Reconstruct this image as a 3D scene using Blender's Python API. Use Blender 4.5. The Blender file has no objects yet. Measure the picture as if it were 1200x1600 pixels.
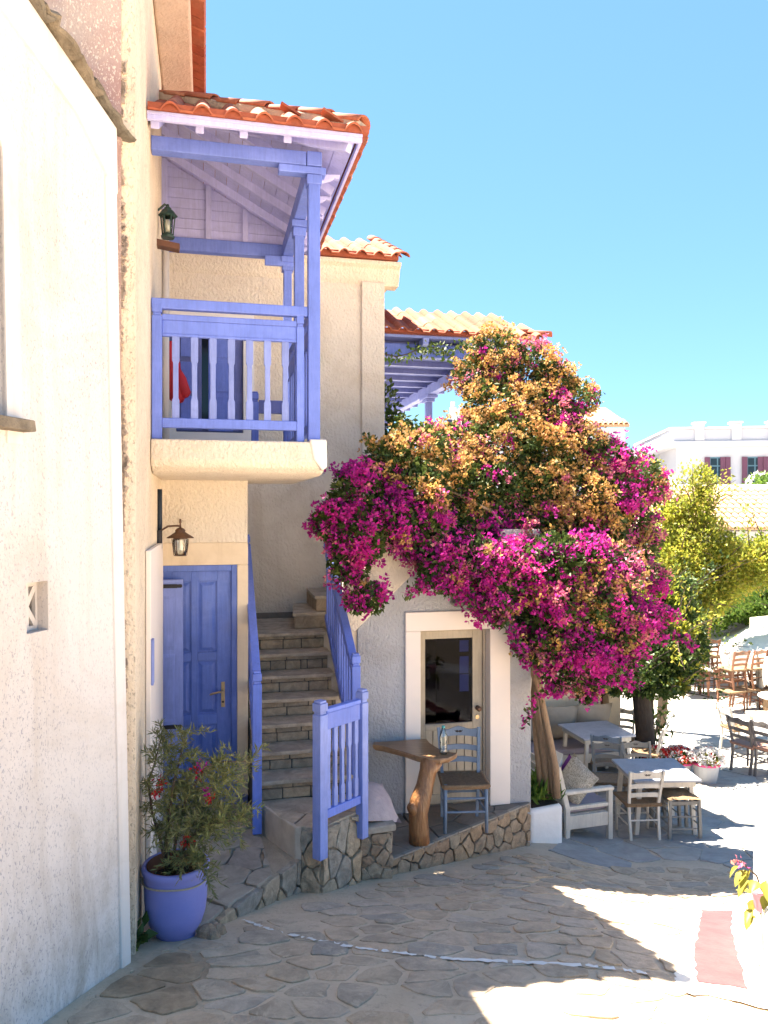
import bpy, bmesh, math, random
import numpy as np
from mathutils import Vector, Matrix, Quaternion

random.seed(7)
rng = np.random.default_rng(11)
R = math.radians
SC = bpy.context.scene
COL = SC.collection

# ------------------------------------------------------------------ camera, sky, sun, exposure
cam_d = bpy.data.cameras.new('camera')
cam = bpy.data.objects.new('camera', cam_d)
COL.objects.link(cam)
cam.location = (0, 0, 0)
cam.rotation_euler = (R(90), 0, 0)
cam_d.sensor_fit = 'VERTICAL'
cam_d.sensor_height = 36.0
cam_d.lens = 27.0            # 1200 px focal length on a 1600 px high frame
cam_d.clip_start = 0.05
cam_d.clip_end = 1500
SC.camera = cam

SUN_DIR = Vector((-.335, .25, 1.0)).normalized()
SUN_EL = math.asin(SUN_DIR.z)
SUN_AZ = math.atan2(SUN_DIR.x, SUN_DIR.y)
world = bpy.data.worlds.new('World')
SC.world = world
world.use_nodes = True
wn = world.node_tree
wn.nodes.clear()
w_out = wn.nodes.new('ShaderNodeOutputWorld')
w_bg = wn.nodes.new('ShaderNodeBackground')
w_sky = wn.nodes.new('ShaderNodeTexSky')
w_sky.sky_type = 'NISHITA'
w_sky.sun_disc = False
w_sky.sun_elevation = SUN_EL
w_sky.sun_rotation = SUN_AZ % (2 * math.pi)
w_sky.air_density = 1.0
w_sky.dust_density = 0.0
w_sky.ozone_density = 1.6
w_bg.inputs['Strength'].default_value = 0.05
w_gam = wn.nodes.new('ShaderNodeGamma')          # softer, more cyan sky as the phone picture shows it
w_gam.inputs[1].default_value = 0.55
w_mul = wn.nodes.new('ShaderNodeMix')
w_mul.data_type = 'RGBA'
w_mul.blend_type = 'MULTIPLY'
w_mul.inputs[0].default_value = 1
w_mul.inputs[7].default_value = (0.76, 1.22, 1.64, 1)
wn.links.new(w_sky.outputs[0], w_gam.inputs[0])
wn.links.new(w_gam.outputs[0], w_mul.inputs[6])
wn.links.new(w_mul.outputs[2], w_bg.inputs[0])
wn.links.new(w_bg.outputs[0], w_out.inputs[0])

sun_d = bpy.data.lights.new('sun', 'SUN')
sun = bpy.data.objects.new('sun', sun_d)
COL.objects.link(sun)
sun_d.energy = 5.0
sun_d.angle = R(0.5)
sun_d.color = (1.0, 0.90, 0.75)
sun.location = (-20, 15, 60)
sun.rotation_euler = SUN_DIR.to_track_quat('Z', 'Y').to_euler()

SC.view_settings.view_transform = 'Standard'
SC.view_settings.look = 'None'
SC.view_settings.gamma = 1
SC.view_settings.exposure = 2.8
SC.view_settings.use_curve_mapping = False

# ------------------------------------------------------------------ frames and helpers
ROT = R(13)
CS, SN = math.cos(ROT), math.sin(ROT)


def W(a, b, z=0.0):
    """house frame (a along the fronts, b away from the street) to world"""
    return Vector((a * CS - b * SN, a * SN + b * CS, z))


def AB(x, y):
    return x * CS + y * SN, -x * SN + y * CS


GY = [-60, 0, 3.5, 4.5, 5.0, 5.5, 6.25, 6.75, 7.5, 8.1, 9, 10.5, 12.4, 18, 30, 60]
GZ = [-2.3, -2.4, -2.5, -2.64, -2.75, -2.88, -3.07, -3.2, -3.38, -3.48, -3.6, -3.76, -3.95, -4.4, -5, -5.6]


def g(x, y):
    t = np.clip((np.asarray(x, float) - 1.0) / 1.8, 0, 1)
    t = t * t * (3 - 2 * t)
    y = np.asarray(y, float)
    s = 0
    for k in (-.3, -.15, 0, .15, .3):
        s = s + np.interp(y + k, GY, GZ)
    return s / 5 - .2 * t


OFF = {}
IDENT = Matrix.Identity(3)


class MB:
    def __init__(self):
        self.v, self.f = [], []

    def add(self, vs, fs):
        n = len(self.v)
        self.v += [tuple(map(float, v)) for v in vs]
        self.f += [tuple(i + n for i in f) for f in fs]
        return self

    def box(self, x0, x1, y0, y1, z0, z1):
        return self.add([(x0, y0, z0), (x1, y0, z0), (x1, y1, z0), (x0, y1, z0), (x0, y0, z1), (x1, y0, z1), (x1, y1, z1), (x0, y1, z1)],
                        [(0, 3, 2, 1), (4, 5, 6, 7), (0, 1, 5, 4), (1, 2, 6, 5), (2, 3, 7, 6), (3, 0, 4, 7)])

    def obox(self, c, size, M=IDENT):
        c = Vector(c)
        h = [s / 2 for s in size]
        vs = []
        for z in (-1, 1):
            for x, y in ((-1, -1), (1, -1), (1, 1), (-1, 1)):
                vs.append(c + M @ Vector((x * h[0], y * h[1], z * h[2])))
        return self.add(vs, [(0, 3, 2, 1), (4, 5, 6, 7), (0, 1, 5, 4), (1, 2, 6, 5), (2, 3, 7, 6), (3, 0, 4, 7)])

    def beam(self, p, q, w, h, up=(0, 0, 1)):
        p, q = Vector(p), Vector(q)
        d = (q - p).normalized()
        s = d.cross(Vector(up))
        if s.length < 1e-4:
            s = d.cross(Vector((0, 1, 0)))
        s.normalize()
        u = s.cross(d)
        vs = []
        for e in (p, q):
            for i, j in ((-1, -1), (1, -1), (1, 1), (-1, 1)):
                vs.append(e + s * (i * w / 2) + u * (j * h / 2))
        return self.add(vs, [(3, 2, 1, 0), (4, 5, 6, 7), (0, 1, 5, 4), (1, 2, 6, 5), (2, 3, 7, 6), (3, 0, 4, 7)])

    def tube(self, pts, r, n=8):
        pts = [Vector(p) for p in pts]
        rs = r if hasattr(r, '__len__') else [r] * len(pts)
        vs, fs = [], []
        ref = None
        for i, p in enumerate(pts):
            d = (pts[min(i + 1, len(pts) - 1)] - pts[max(i - 1, 0)]).normalized()
            if ref is None:
                ref = d.orthogonal().normalized()
            s = (ref - d * ref.dot(d)).normalized()
            ref = s
            u = d.cross(s)
            for k in range(n):
                a = 2 * math.pi * k / n
                vs.append(p + (s * math.cos(a) + u * math.sin(a)) * rs[i])
        for i in range(len(pts) - 1):
            for k in range(n):
                a, b = i * n + k, i * n + (k + 1) % n
                fs.append((a, b, b + n, a + n))
        fs.append(tuple(range(n))[::-1])
        fs.append(tuple(range((len(pts) - 1) * n, len(pts) * n)))
        return self.add(vs, fs)

    def lathe(self, prof, n=20, c=(0, 0, 0), caps=True):
        vs, fs = [], []
        for r, z in prof:
            for k in range(n):
                a = 2 * math.pi * k / n
                vs.append((c[0] + r * math.cos(a), c[1] + r * math.sin(a), c[2] + z))
        for i in range(len(prof) - 1):
            for k in range(n):
                a, b = i * n + k, i * n + (k + 1) % n
                fs.append((a, b, b + n, a + n))
        if caps:
            fs.append(tuple(range(n))[::-1])
            fs.append(tuple(range((len(prof) - 1) * n, len(prof) * n)))
        return self.add(vs, fs)

    def extrude(self, poly, fn0, fn1):
        n = len(poly)
        vs = [fn0(*p) for p in poly] + [fn1(*p) for p in poly]
        fs = [tuple(range(n))[::-1], tuple(range(n, 2 * n))] + [(i, (i + 1) % n, n + (i + 1) % n, n + i) for i in range(n)]
        return self.add(vs, fs)

    def prism(self, poly, z0, z1):
        return self.extrude(poly, lambda x, y: (x, y, z0), lambda x, y: (x, y, z1))

    def prism_y(self, poly, y0, y1):
        return self.extrude(poly, lambda x, z: (x, y0, z), lambda x, z: (x, y1, z))

    def prism_x(self, poly, x0, x1):
        return self.extrude(poly, lambda y, z: (x0, y, z), lambda y, z: (x1, y, z))

    def mesh(self, name, mat, smooth=False, off=(0, 0, 0), recalc=True):
        me = bpy.data.meshes.new(name)
        v = np.array(self.v) - np.array(off)
        me.from_pydata([tuple(p) for p in v], [], self.f)
        if recalc and len(self.f) < 20000:
            bm = bmesh.new()
            bm.from_mesh(me)
            bmesh.ops.recalc_face_normals(bm, faces=bm.faces)
            bm.to_mesh(me)
            bm.free()
        if mat:
            me.materials.append(mat)
        if smooth:
            me.polygons.foreach_set('use_smooth', [True] * len(me.polygons))
        return me

    def build(self, name, mat, parent=None, smooth=False, bevel=0, seg=2, label=None, kind=None, cat=None, group=None, house=True, base=None, rot=0, sub=0):
        v = np.array(self.v)
        lo, hi = v.min(0), v.max(0)
        c = Vector((lo + hi) / 2)
        if parent is None and base is not None:      # local geometry placed in the world
            c = Vector((0, 0, 0))
        elif parent is None:
            c.z = lo[2]
        me = self.mesh(name, mat, smooth, c)
        o = bpy.data.objects.new(name, me)
        COL.objects.link(o)
        if parent is not None:
            o.parent = parent
            o.location = c - OFF[parent]
        elif base is not None:
            o.location = base
            o.rotation_euler = (0, 0, rot)
        elif house:
            o.location = W(*c)
            o.rotation_euler = (0, 0, ROT)
        else:
            o.location = c
        OFF[o] = c
        if bevel:
            m = o.modifiers.new('bevel', 'BEVEL')
            m.width = bevel
            m.segments = seg
            m.limit_method = 'ANGLE'
        if sub:
            m = o.modifiers.new('sub', 'SUBSURF')
            m.levels = m.render_levels = sub
        tag(o, label, cat, group, kind)
        return o


def tag(o, label=None, cat=None, group=None, kind=None):
    if label:
        o['label'] = label
    if cat:
        o['category'] = cat
    if group:
        o['group'] = group
    if kind:
        o['kind'] = kind
    return o


def thing(name, label, cat, base, rot=0, group=None, house=False, tilt=0):
    o = bpy.data.objects.new(name, None)
    o.empty_display_size = .1
    COL.objects.link(o)
    if house:
        o.location = W(*base)
        o.rotation_euler = (0, 0, ROT)
        OFF[o] = Vector(base)
    else:
        o.location = base
        o.rotation_euler = (tilt, 0, rot)
        OFF[o] = Vector((0, 0, 0))
    return tag(o, label, cat, group)


def copy_tree(o, parent=None, loc=None, rot=None, label=None, group=None):
    c = o.copy()
    COL.objects.link(c)
    OFF[c] = OFF[o]
    if parent is not None:
        c.parent = parent
    if loc is not None:
        c.location = loc
    if rot is not None:
        c.rotation_euler = rot
    if label:
        c['label'] = label
    if group:
        c['group'] = group
    for ch in list(o.children):
        copy_tree(ch, c)
    return c


# ------------------------------------------------------------------ materials
def hexl(s):
    def f(u):
        u /= 255
        return u / 12.92 if u <= .04045 else ((u + .055) / 1.055) ** 2.4
    return tuple(f(int(s[i:i + 2], 16)) for i in (0, 2, 4)) + (1,)


def rgba(c):
    return hexl(c) if isinstance(c, str) else tuple(c[:3]) + (1,)


class Mt:
    def __init__(self, name):
        self.m = bpy.data.materials.new(name)
        self.m.use_nodes = True
        self.nt = self.m.node_tree
        self.b = self.nt.nodes['Principled BSDF']
        self.out = self.nt.nodes['Material Output']
        self.pos = self.n('ShaderNodeNewGeometry')

    def n(self, t, **k):
        nd = self.nt.nodes.new(t)
        for a, v in k.items():
            setattr(nd, a, v)
        return nd

    def l(self, a, b):
        self.nt.links.new(a, b)

    def noise(self, scale, detail=4, rough=.55, dist=0, vec=None, stretch=None):
        t = self.n('ShaderNodeTexNoise')
        t.inputs['Scale'].default_value = scale
        t.inputs['Detail'].default_value = detail
        t.inputs['Roughness'].default_value = rough
        t.inputs['Distortion'].default_value = dist
        v = vec or self.pos.outputs['Position']
        if stretch:
            mp = self.n('ShaderNodeMapping')
            mp.inputs['Scale'].default_value = stretch
            self.l(v, mp.inputs['Vector'])
            v = mp.outputs[0]
        self.l(v, t.inputs['Vector'])
        return t.outputs['Fac']

    def ramp(self, fac, stops, interp='LINEAR'):
        r = self.n('ShaderNodeValToRGB')
        r.color_ramp.interpolation = interp
        el = r.color_ramp.elements
        while len(el) < len(stops):
            el.new(.5)
        for e, (p, c) in zip(el, stops):
            e.position = p
            e.color = rgba(c)
        self.l(fac, r.inputs[0])
        return r.outputs[0]

    def mix(self, fac, a, b, mode='MIX'):
        x = self.n('ShaderNodeMix', data_type='RGBA', blend_type=mode)
        for s, v in ((x.inputs[0], fac), (x.inputs[6], a), (x.inputs[7], b)):
            if isinstance(v, (int, float)):
                s.default_value = v
            elif isinstance(v, (tuple, str)):
                s.default_value = rgba(v)
            else:
                self.l(v, s)
        return x.outputs[2]

    def math(self, op, a, b=None):
        x = self.n('ShaderNodeMath', operation=op)
        for s, v in ((x.inputs[0], a), (x.inputs[1], b)):
            if v is None:
                continue
            if isinstance(v, (int, float)):
                s.default_value = v
            else:
                self.l(v, s)
        return x.outputs[0]

    def rnd(self):
        oi = self.n('ShaderNodeObjectInfo')
        return self.math('FRACT', self.math('ADD', oi.outputs['Random'], self.pos.outputs['Random Per Island']))

    def bump(self, h, strength, dist, prev=None):
        b = self.n('ShaderNodeBump')
        b.inputs['Strength'].default_value = strength
        b.inputs['Distance'].default_value = dist
        self.l(h, b.inputs['Height'])
        if prev:
            self.l(prev, b.inputs['Normal'])
        return b.outputs[0]

    def done(self, col=None, rough=.7, normal=None, spec=.4, metal=0, trans=0):
        if col is not None:
            if isinstance(col, (tuple, str)):
                self.b.inputs['Base Color'].default_value = rgba(col)
            else:
                self.l(col, self.b.inputs['Base Color'])
        if isinstance(rough, (int, float)):
            self.b.inputs['Roughness'].default_value = rough
        else:
            self.l(rough, self.b.inputs['Roughness'])
        self.b.inputs['Specular IOR Level'].default_value = spec
        self.b.inputs['Metallic'].default_value = metal
        if normal:
            self.l(normal, self.b.inputs['Normal'])
        return self.m


def simple(name, c1, c2=None, scale=5, rough=.6, bs=80, bump=.15, bd=.004, spec=.4, metal=0, vary=0, stretch=None):
    m = Mt(name)
    c2 = c2 or tuple(x * .8 for x in rgba(c1)[:3])
    col = m.ramp(m.noise(scale, 5, .6, stretch=stretch), [(.3, c1), (.7, c2)])
    if vary:
        hv = m.n('ShaderNodeHueSaturation')
        m.l(col, hv.inputs['Color'])
        m.l(m.math('ADD', m.math('MULTIPLY', m.rnd(), 2 * vary), 1 - vary), hv.inputs['Value'])
        col = hv.outputs[0]
    nm = m.bump(m.noise(bs, 3, stretch=stretch), bump, bd) if bump else None
    return m.done(col, rough, nm, spec, metal)


def palette(name, cols, rough=.85, bs=25, bump=.5, bd=.012, mott=.35, scale=9, stretch=None, spec=.25, smear=None):
    """colour picked per piece out of a palette, mottled by noise"""
    m = Mt(name)
    n = len(cols)
    col = m.ramp(m.rnd(), [((i + .5) / n, c) for i, c in enumerate(cols)])
    dark = m.mix(1.0, col, tuple(1 - mott for _ in range(3)), 'MULTIPLY')
    fac = m.ramp(m.noise(scale, 8, .7, .6, stretch=stretch), [(.36, (0, 0, 0)), (.64, (1, 1, 1))])
    col = m.mix(fac, dark, col)
    if smear:
        fs_ = m.ramp(m.noise(4.5, 9, .75, .8), [(.54, (0, 0, 0)), (.62, (.75, .75, .75))])
        col = m.mix(fs_, col, smear)
    fleck = m.ramp(m.noise(scale * 5, 4, .7), [(.6, (0, 0, 0)), (.75, (.35, .35, .35))])  # random lighter flecks in the piece's own colour
    col = m.mix(fleck, col, m.mix(1.0, col, (1.5, 1.45, 1.35), 'MULTIPLY'))
    h = m.noise(bs, 7, .65, .4, stretch=stretch)
    return m.done(col, rough, m.bump(h, bump, bd), spec)


def stucco(name, c1, c2, bscale=34, strength=.55, bd=.02, stain=None, speck=None, big=1.2):
    m = Mt(name)
    col = m.ramp(m.noise(big, 6, .6), [(.35, c1), (.68, c2)])
    h1 = m.noise(bscale, 3, .55, .3, stretch=(1, 1, .75))
    h2 = m.noise(bscale * 3.2, 2, .5)
    if speck:
        pit = m.ramp(m.noise(bscale * 1.6, 2, .6, .5, stretch=(1, 1, .55)), [(.36, (1, 1, 1)), (.42, (0, 0, 0))])
        dens = m.ramp(m.noise(1.3, 3, .5), [(.4, (.45, .45, .45)), (.6, (1, 1, 1))])
        col = m.mix(m.math('MULTIPLY', pit, dens), col, speck)
    if stain:
        sx = m.n('ShaderNodeSeparateXYZ')
        m.l(m.pos.outputs['Position'], sx.inputs[0])
        z0, z1, sc = stain
        zr = m.n('ShaderNodeMapRange')
        zr.inputs[1].default_value, zr.inputs[2].default_value = z1, z0
        m.l(sx.outputs[2], zr.inputs[0])
        f = m.math('MULTIPLY', zr.outputs[0], m.ramp(m.noise(5, 9, .75, .8, stretch=(1, 1, .35)), [(.44, (0, 0, 0)), (.66, (1, 1, 1))]))
        col = m.mix(f, col, sc)
    blot = m.ramp(m.noise(.8, 9, .72, .7), [(.36, (.86, .83, .79)), (.52, (1, 1, 1)), (.7, (1.03, 1.02, 1.0))])
    col = m.mix(.85, col, blot, 'MULTIPLY')
    strk = m.ramp(m.noise(5.5, 7, .7, .3, stretch=(1, 1, .07)), [(.34, (.80, .76, .70)), (.47, (1, 1, 1))])
    col = m.mix(.40, col, strk, 'MULTIPLY')
    nm = m.bump(m.noise(3.0, 4, .5), .35, .05)
    nm = m.bump(h1, strength, bd, nm)
    nm = m.bump(h2, strength * .4, bd * .3, nm)
    return m.done(col, .9, nm, .15)


def paint(name, c, worn=None, rough=.45, bump=.12):
    m = Mt(name)
    c = rgba(c)
    d = tuple(x * .84 for x in c[:3])
    f_ = tuple(min(1, x * 1.1 + .035) for x in c[:3])
    col = m.ramp(m.noise(3.5, 7, .7, .4), [(.25, d), (.5, c), (.78, f_)])
    grain = m.ramp(m.noise(46, 5, .65, .2, stretch=(1, 1, .10)), [(.35, (.84, .84, .86)), (.6, (1, 1, 1))])
    col = m.mix(.8, col, grain, 'MULTIPLY')
    dirt = m.ramp(m.noise(14, 9, .75, .6), [(.60, (0, 0, 0)), (.78, (.55, .55, .55))])
    col = m.mix(dirt, col, tuple(x * .55 + .02 for x in c[:3]))
    chip = m.ramp(m.noise(30, 7, .72, .5), [(.715, (0, 0, 0)), (.735, (1, 1, 1))])
    col = m.mix(chip, col, worn or tuple(min(.8, x * .5 + .33) for x in c[:3]))
    hv = m.n('ShaderNodeHueSaturation')
    m.l(col, hv.inputs['Color'])
    m.l(m.math('ADD', m.math('MULTIPLY', m.rnd(), .16), .92), hv.inputs['Value'])
    h = m.noise(60, 5, .6, stretch=(1, 1, .2))
    rg = m.ramp(m.noise(9, 5, .6), [(.3, (rough - .08,) * 3), (.7, (rough + .2,) * 3)])
    return m.done(hv.outputs[0], rg, m.bump(h, bump * 2, .006), .35)


def leafy(name, cols, rough=.5, trans=.3):
    m = Mt(name)
    n = len(cols)
    col = m.ramp(m.pos.outputs['Random Per Island'], [((i + .5) / n, c) for i, c in enumerate(cols)])
    cv = m.ramp(m.noise(2.6, 3, .6), [(.34, (.62, .66, .7)), (.52, (1, 1, 1)), (.68, (1.25, 1.2, 1.0))])
    col = m.mix(.8, col, cv, 'MULTIPLY')
    m.done(col, rough, None, .3)
    tr = m.n('ShaderNodeBsdfTranslucent')
    m.l(col, tr.inputs['Color'])
    mx = m.n('ShaderNodeMixShader')
    mx.inputs[0].default_value = trans
    m.l(m.b.outputs[0], mx.inputs[1])
    m.l(tr.outputs[0], mx.inputs[2])
    m.l(mx.outputs[0], m.out.inputs[0])
    return m.m


def glass(name, tint=(.9, .95, .95), rough=.02, mixv=.1, k=1.0):
    m = Mt(name)
    tr = m.n('ShaderNodeBsdfTransparent')
    tr.inputs[0].default_value = rgba(tint)
    gl = m.n('ShaderNodeBsdfGlossy')
    gl.inputs['Roughness'].default_value = rough
    fr = m.n('ShaderNodeFresnel')
    fr.inputs[0].default_value = 1.5
    mx = m.n('ShaderNodeMixShader')
    m.l(m.math('ADD', m.math('MULTIPLY', fr.outputs[0], k), mixv), mx.inputs[0])
    m.l(tr.outputs[0], mx.inputs[1])
    m.l(gl.outputs[0], mx.inputs[2])
    m.l(mx.outputs[0], m.out.inputs[0])
    return m.m


M_white = stucco('white_stucco_pitted', (.66, .615, .59), (.61, .57, .555), 60, .35, .012, (-2.7, -1.3, (.34, .29, .24)), (.36, .35, .38))
M_whitesm = stucco('white_plaster_band', (.70, .66, .635), (.66, .62, .60), 20, .15, .01)
M_cream = stucco('cream_roughcast', (.77, .69, .58), (.71, .63, .525), 36, .8, .03, big=.9)
M_creams = stucco('cream_smooth_plaster', (.78, .65, .485), (.73, .61, .455), 14, .12, .008)
M_eave = stucco('shade_toned_eave_plaster', (.60, .50, .43), (.50, .42, .37), 34, .6, .02, big=2.5)  # cream greyed and darkened to counter the warm bounce under the eave
M_strip = stucco('cream_roughcast_stained', (.78, .67, .53), (.71, .60, .47), 40, .7, .022, (-2.8, -1.6, (.20, .16, .11)), (.42, .35, .27))
M_pink = stucco('weathered_pink_render', (.42, .27, .25), (.55, .44, .38), 60, .5, .012, big=1.8, speck=(.75, .65, .56))
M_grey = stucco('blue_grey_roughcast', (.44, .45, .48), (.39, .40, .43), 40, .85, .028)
M_trim = simple('warm_white_trim_paint', (.80, .72, .66), (.76, .69, .64), 3, .6, 25, .1, .004)
M_whitew = simple('whitewash', (.82, .80, .78), (.76, .74, .72), 3, .85, 18, .35, .015)
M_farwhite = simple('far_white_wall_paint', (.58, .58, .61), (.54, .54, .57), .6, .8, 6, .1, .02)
M_blue = paint('periwinkle_blue_paint', (.150, .220, .66))
M_bluedoor = paint('door_blue_paint', (.105, .175, .52), rough=.38)
M_bluelt = paint('light_periwinkle_paint', (.225, .285, .63))
M_lav = paint('lavender_paint', (.48, .49, .84), rough=.55)
M_navy = paint('dull_blue_paint', (.14, .17, .42))
M_cpaint = paint('cream_white_paint', (.62, .58, .51), worn=(.55, .47, .38))
M_gpaint = paint('grey_paint', (.25, .235, .21), worn=(.25, .2, .15))
M_bgpaint = paint('blue_grey_paint', (.17, .23, .32))
M_bgpaint2 = paint('pale_blue_grey_paint', (.27, .33, .40))
M_ttop = paint('sky_tinted_table_paint', (.36, .39, .46), rough=.35)  # blue tint puts the reflected sky into the tabletop colour
M_taupe = paint('taupe_door_paint', (.47, .40, .30))
M_tile = palette('terracotta_tile', [(.36, .10, .058), (.42, .14, .08), (.31, .08, .05), (.44, .19, .115), (.38, .12, .07)], .85, 40, .3, .006, .3, 14)
M_tilepale = palette('weathered_pale_tile', [(.60, .38, .22), (.66, .45, .28), (.55, .33, .20), (.62, .44, .30)], .9, 40, .3, .006, .3, 14)
M_mortar = stucco('roof_mortar', (.50, .40, .32), (.34, .28, .24), 30, .7, .02, big=6)
M_slate = palette('rough_grey_slate', [(.24, .20, .15), (.30, .25, .19), (.19, .17, .14)], .9, 16, .9, .03, .45, 8)
M_street = None
M_cob = palette('street_stone', [(.62, .47, .33), (.55, .44, .33), (.64, .48, .33), (.46, .40, .33), (.62, .46, .30), (.57, .47, .37), (.66, .51, .36), (.60, .45, .31), (.50, .41, .31)], .85, 22, .9, .022, .34, 7, smear=(.60, .48, .35))
M_cobd = palette('brown_street_stone', [(.46, .33, .21), (.50, .37, .24), (.42, .30, .20)], .85, 22, .9, .02, .45, 7)
M_flag = palette('grey_flagstone', [(.36, .35, .34), (.40, .39, .37), (.33, .33, .33), (.42, .39, .35)], .75, 20, .4, .008, .25, 5)
M_terr = palette('terrace_flagstone', [(.41, .35, .28), (.45, .38, .30), (.36, .31, .26)], .75, 20, .5, .012, .35, 5)
M_dark = palette('dark_platform_slate', [(.27, .22, .175), (.31, .25, .20), (.24, .20, .165)], .6, 18, .35, .008, .3, 5)
M_wall = palette('wall_rubble_stone', [(.52, .40, .27), (.43, .36, .28), (.58, .41, .25), (.46, .40, .32), (.38, .34, .29), (.60, .45, .30)], .9, 18, 1, .03, .45, 9)
M_curb = palette('brown_rubble_stone', [(.47, .33, .21), (.40, .30, .21), (.52, .37, .24), (.42, .28, .18), (.48, .38, .27)], .9, 22, 1, .026, .45, 12)
M_step = palette('stair_stone', [(.46, .36, .24), (.40, .31, .22), (.50, .38, .25), (.36, .29, .21)], .85, 24, .8, .018, .4, 10)
M_tread = palette('stair_tread_stone', [(.52, .43, .32), (.47, .39, .30), (.55, .45, .33)], .8, 20, .6, .014, .38, 7)
M_joint = simple('grey_brown_mortar', (.42, .35, .26), (.33, .27, .20), 9, .95, 60, .8, .018)
M_jointd = simple('dark_joint_mortar', (.13, .115, .10), (.09, .08, .07), 9, .95, 60, .6, .012)
M_plast = stucco('worn_whitewash_plaster', (.58, .50, .41), (.43, .36, .29), 18, .4, .012, big=5)
M_wood = simple('varnished_brown_wood', (.36, .21, .11), (.24, .13, .06), 6, .32, 20, .2, .008, .5, stretch=(1, 6, 6))
M_trunkw = simple('varnished_orange_trunk', (.40, .19, .075), (.18, .075, .028), 9, .34, 16, .7, .02, .5, stretch=(3, 3, .6))
M_brchair = simple('reddish_brown_chair_wood', (.22, .095, .05), (.15, .065, .035), 9, .5, 40, .2, .004, vary=.25)
M_box = simple('brown_plank', (.16, .07, .04), (.10, .045, .03), 8, .6, 40, .2, .004)
M_rush = simple('woven_rush', (.28, .18, .10), (.18, .115, .065), 40, .85, 120, .8, .01, vary=.2)
M_rushg = simple('grey_woven_rush', (.27, .20, .13), (.18, .13, .09), 40, .85, 120, .8, .01, vary=.2)
M_pot = simple('periwinkle_glazed_pot', (.24, .25, .58), (.20, .21, .53), 4, .5, 30, .15, .006)
M_potin = simple('terracotta_inside', (.35, .12, .06), None, 8, .9)
M_soil = simple('dark_potting_soil', (.05, .035, .022), (.03, .02, .014), 30, 1, 60, .9, .02)
M_bark = simple('grey_brown_bark', (.16, .11, .075), (.09, .065, .05), 12, .95, 30, .9, .02, stretch=(4, 4, 1))
M_canes = simple('pale_brown_cane_bark', (.33, .23, .15), (.22, .15, .10), 14, .9, 40, .6, .01, stretch=(4, 4, 1))
M_darkbark = simple('dark_tree_bark', (.07, .055, .045), (.04, .032, .028), 10, .95, 18, 1, .03, stretch=(4, 4, 1))
M_rope = simple('pale_rope', (.45, .37, .28), None, 60, .9, 200, .8, .004)
M_iron = simple('black_iron', (.015, .013, .02), None, 20, .5, 60, .2, .003)
M_copper = simple('aged_copper', (.16, .085, .05), (.10, .06, .045), 15, .5, 60, .2, .003, .5, .5)
M_verd = simple('dark_green_lantern_paint', (.025, .06, .055), None, 15, .5, 60, .2, .003)
M_brass = simple('brushed_brass', (.42, .33, .20), (.34, .26, .16), 30, .35, 90, .1, .002, .5, .9)
M_bulb = simple('frosted_bulb', (.75, .70, .6), None, 5, .3, 0, 0)
M_glass = glass('clear_glass')
M_dglass = glass('door_glass', (.35, .4, .6), .02, .0, .12)
M_plastic = glass('bottle_plastic', (.86, .93, .95), .12, .06)
M_cap = simple('teal_bottle_cap', (.05, .42, .42), None, 5, .4, 0, 0)
M_inside = simple('unlit_room_black', (.02, .02, .03), None, 3, .9, 0, 0)  # near-black colour in place of the room's own shade
M_cloth = simple('pale_pinkish_cushion_cloth', (.50, .39, .375), (.43, .335, .325), 12, .9, 14, .5, .03)
M_clothw = simple('white_cushion_cloth', (.76, .74, .70), (.68, .66, .62), 8, .9, 200, .4, .003)
M_taupec = simple('taupe_cushion_cloth', (.36, .31, .25), (.31, .27, .22), 8, .95, 250, .4, .003)
M_seatc = simple('mauve_grey_seat_cloth', (.33, .29, .33), (.28, .25, .29), 8, .95, 250, .4, .003)
M_purple = simple('purple_cushion_cloth', (.26, .06, .28), (.20, .045, .22), 8, .9, 250, .4, .003)
m = Mt('patterned_beige_cloth')
M_patt = m.done(m.ramp(m.noise(55, 3, .6, 1.5), [(.45, (.62, .57, .48)), (.56, (.33, .30, .24))]), .95, m.bump(m.noise(260, 2), .4, .003), .2)
M_red = simple('red_canvas', (.55, .02, .03), (.42, .012, .02), 6, .6, 50, .4, .01)
M_strap = simple('blue_webbing', (.08, .12, .30), None, 6, .8)
M_green = simple('green_sign_plastic', (.03, .45, .25), None, 6, .4)
M_cable = simple('dark_blue_conduit', (.02, .035, .06), None, 6, .6)
M_canvas = simple('cream_awning_canvas', (.80, .76, .68), (.74, .70, .62), 1.5, .9, 6, .3, .03)
M_shut = simple('plum_shutter_paint', (.16, .055, .10), (.13, .05, .085), 4, .6, 30, .1, .004)
M_wframe = simple('teal_window_paint', (.12, .24, .30), None, 4, .5)
M_pane = simple('dark_window_pane', (.02, .035, .045), None, 4, .08, 0, 0, .5)
M_potg = simple('grey_plastic_pot', (.40, .42, .46), None, 5, .5)
M_potp = simple('pink_painted_pot', (.62, .30, .40), (.56, .27, .36), 5, .6)
M_potr = simple('magenta_pot_rim', (.55, .05, .22), None, 5, .5)
M_line = simple('white_road_paint', (.80, .78, .74), (.66, .63, .58), 9, .85, 40, .5, .01)
M_redp = simple('faded_red_ground_paint', (.150, .040, .046), (.18, .06, .065), 7, .85, 30, .5, .01)
M_fol = leafy('bougainvillea_leaf', [(.035, .06, .014), (.05, .085, .02), (.07, .11, .024), (.04, .07, .02), (.11, .14, .03)])
M_mag = leafy('magenta_bract', [(.44, .014, .25), (.52, .022, .31), (.37, .012, .22), (.58, .04, .36), (.48, .022, .22)], .6, .4)
M_pnk = leafy('fading_pink_bract', [(.50, .10, .23), (.55, .17, .20), (.48, .05, .26), (.58, .25, .22)], .6, .35)
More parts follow.
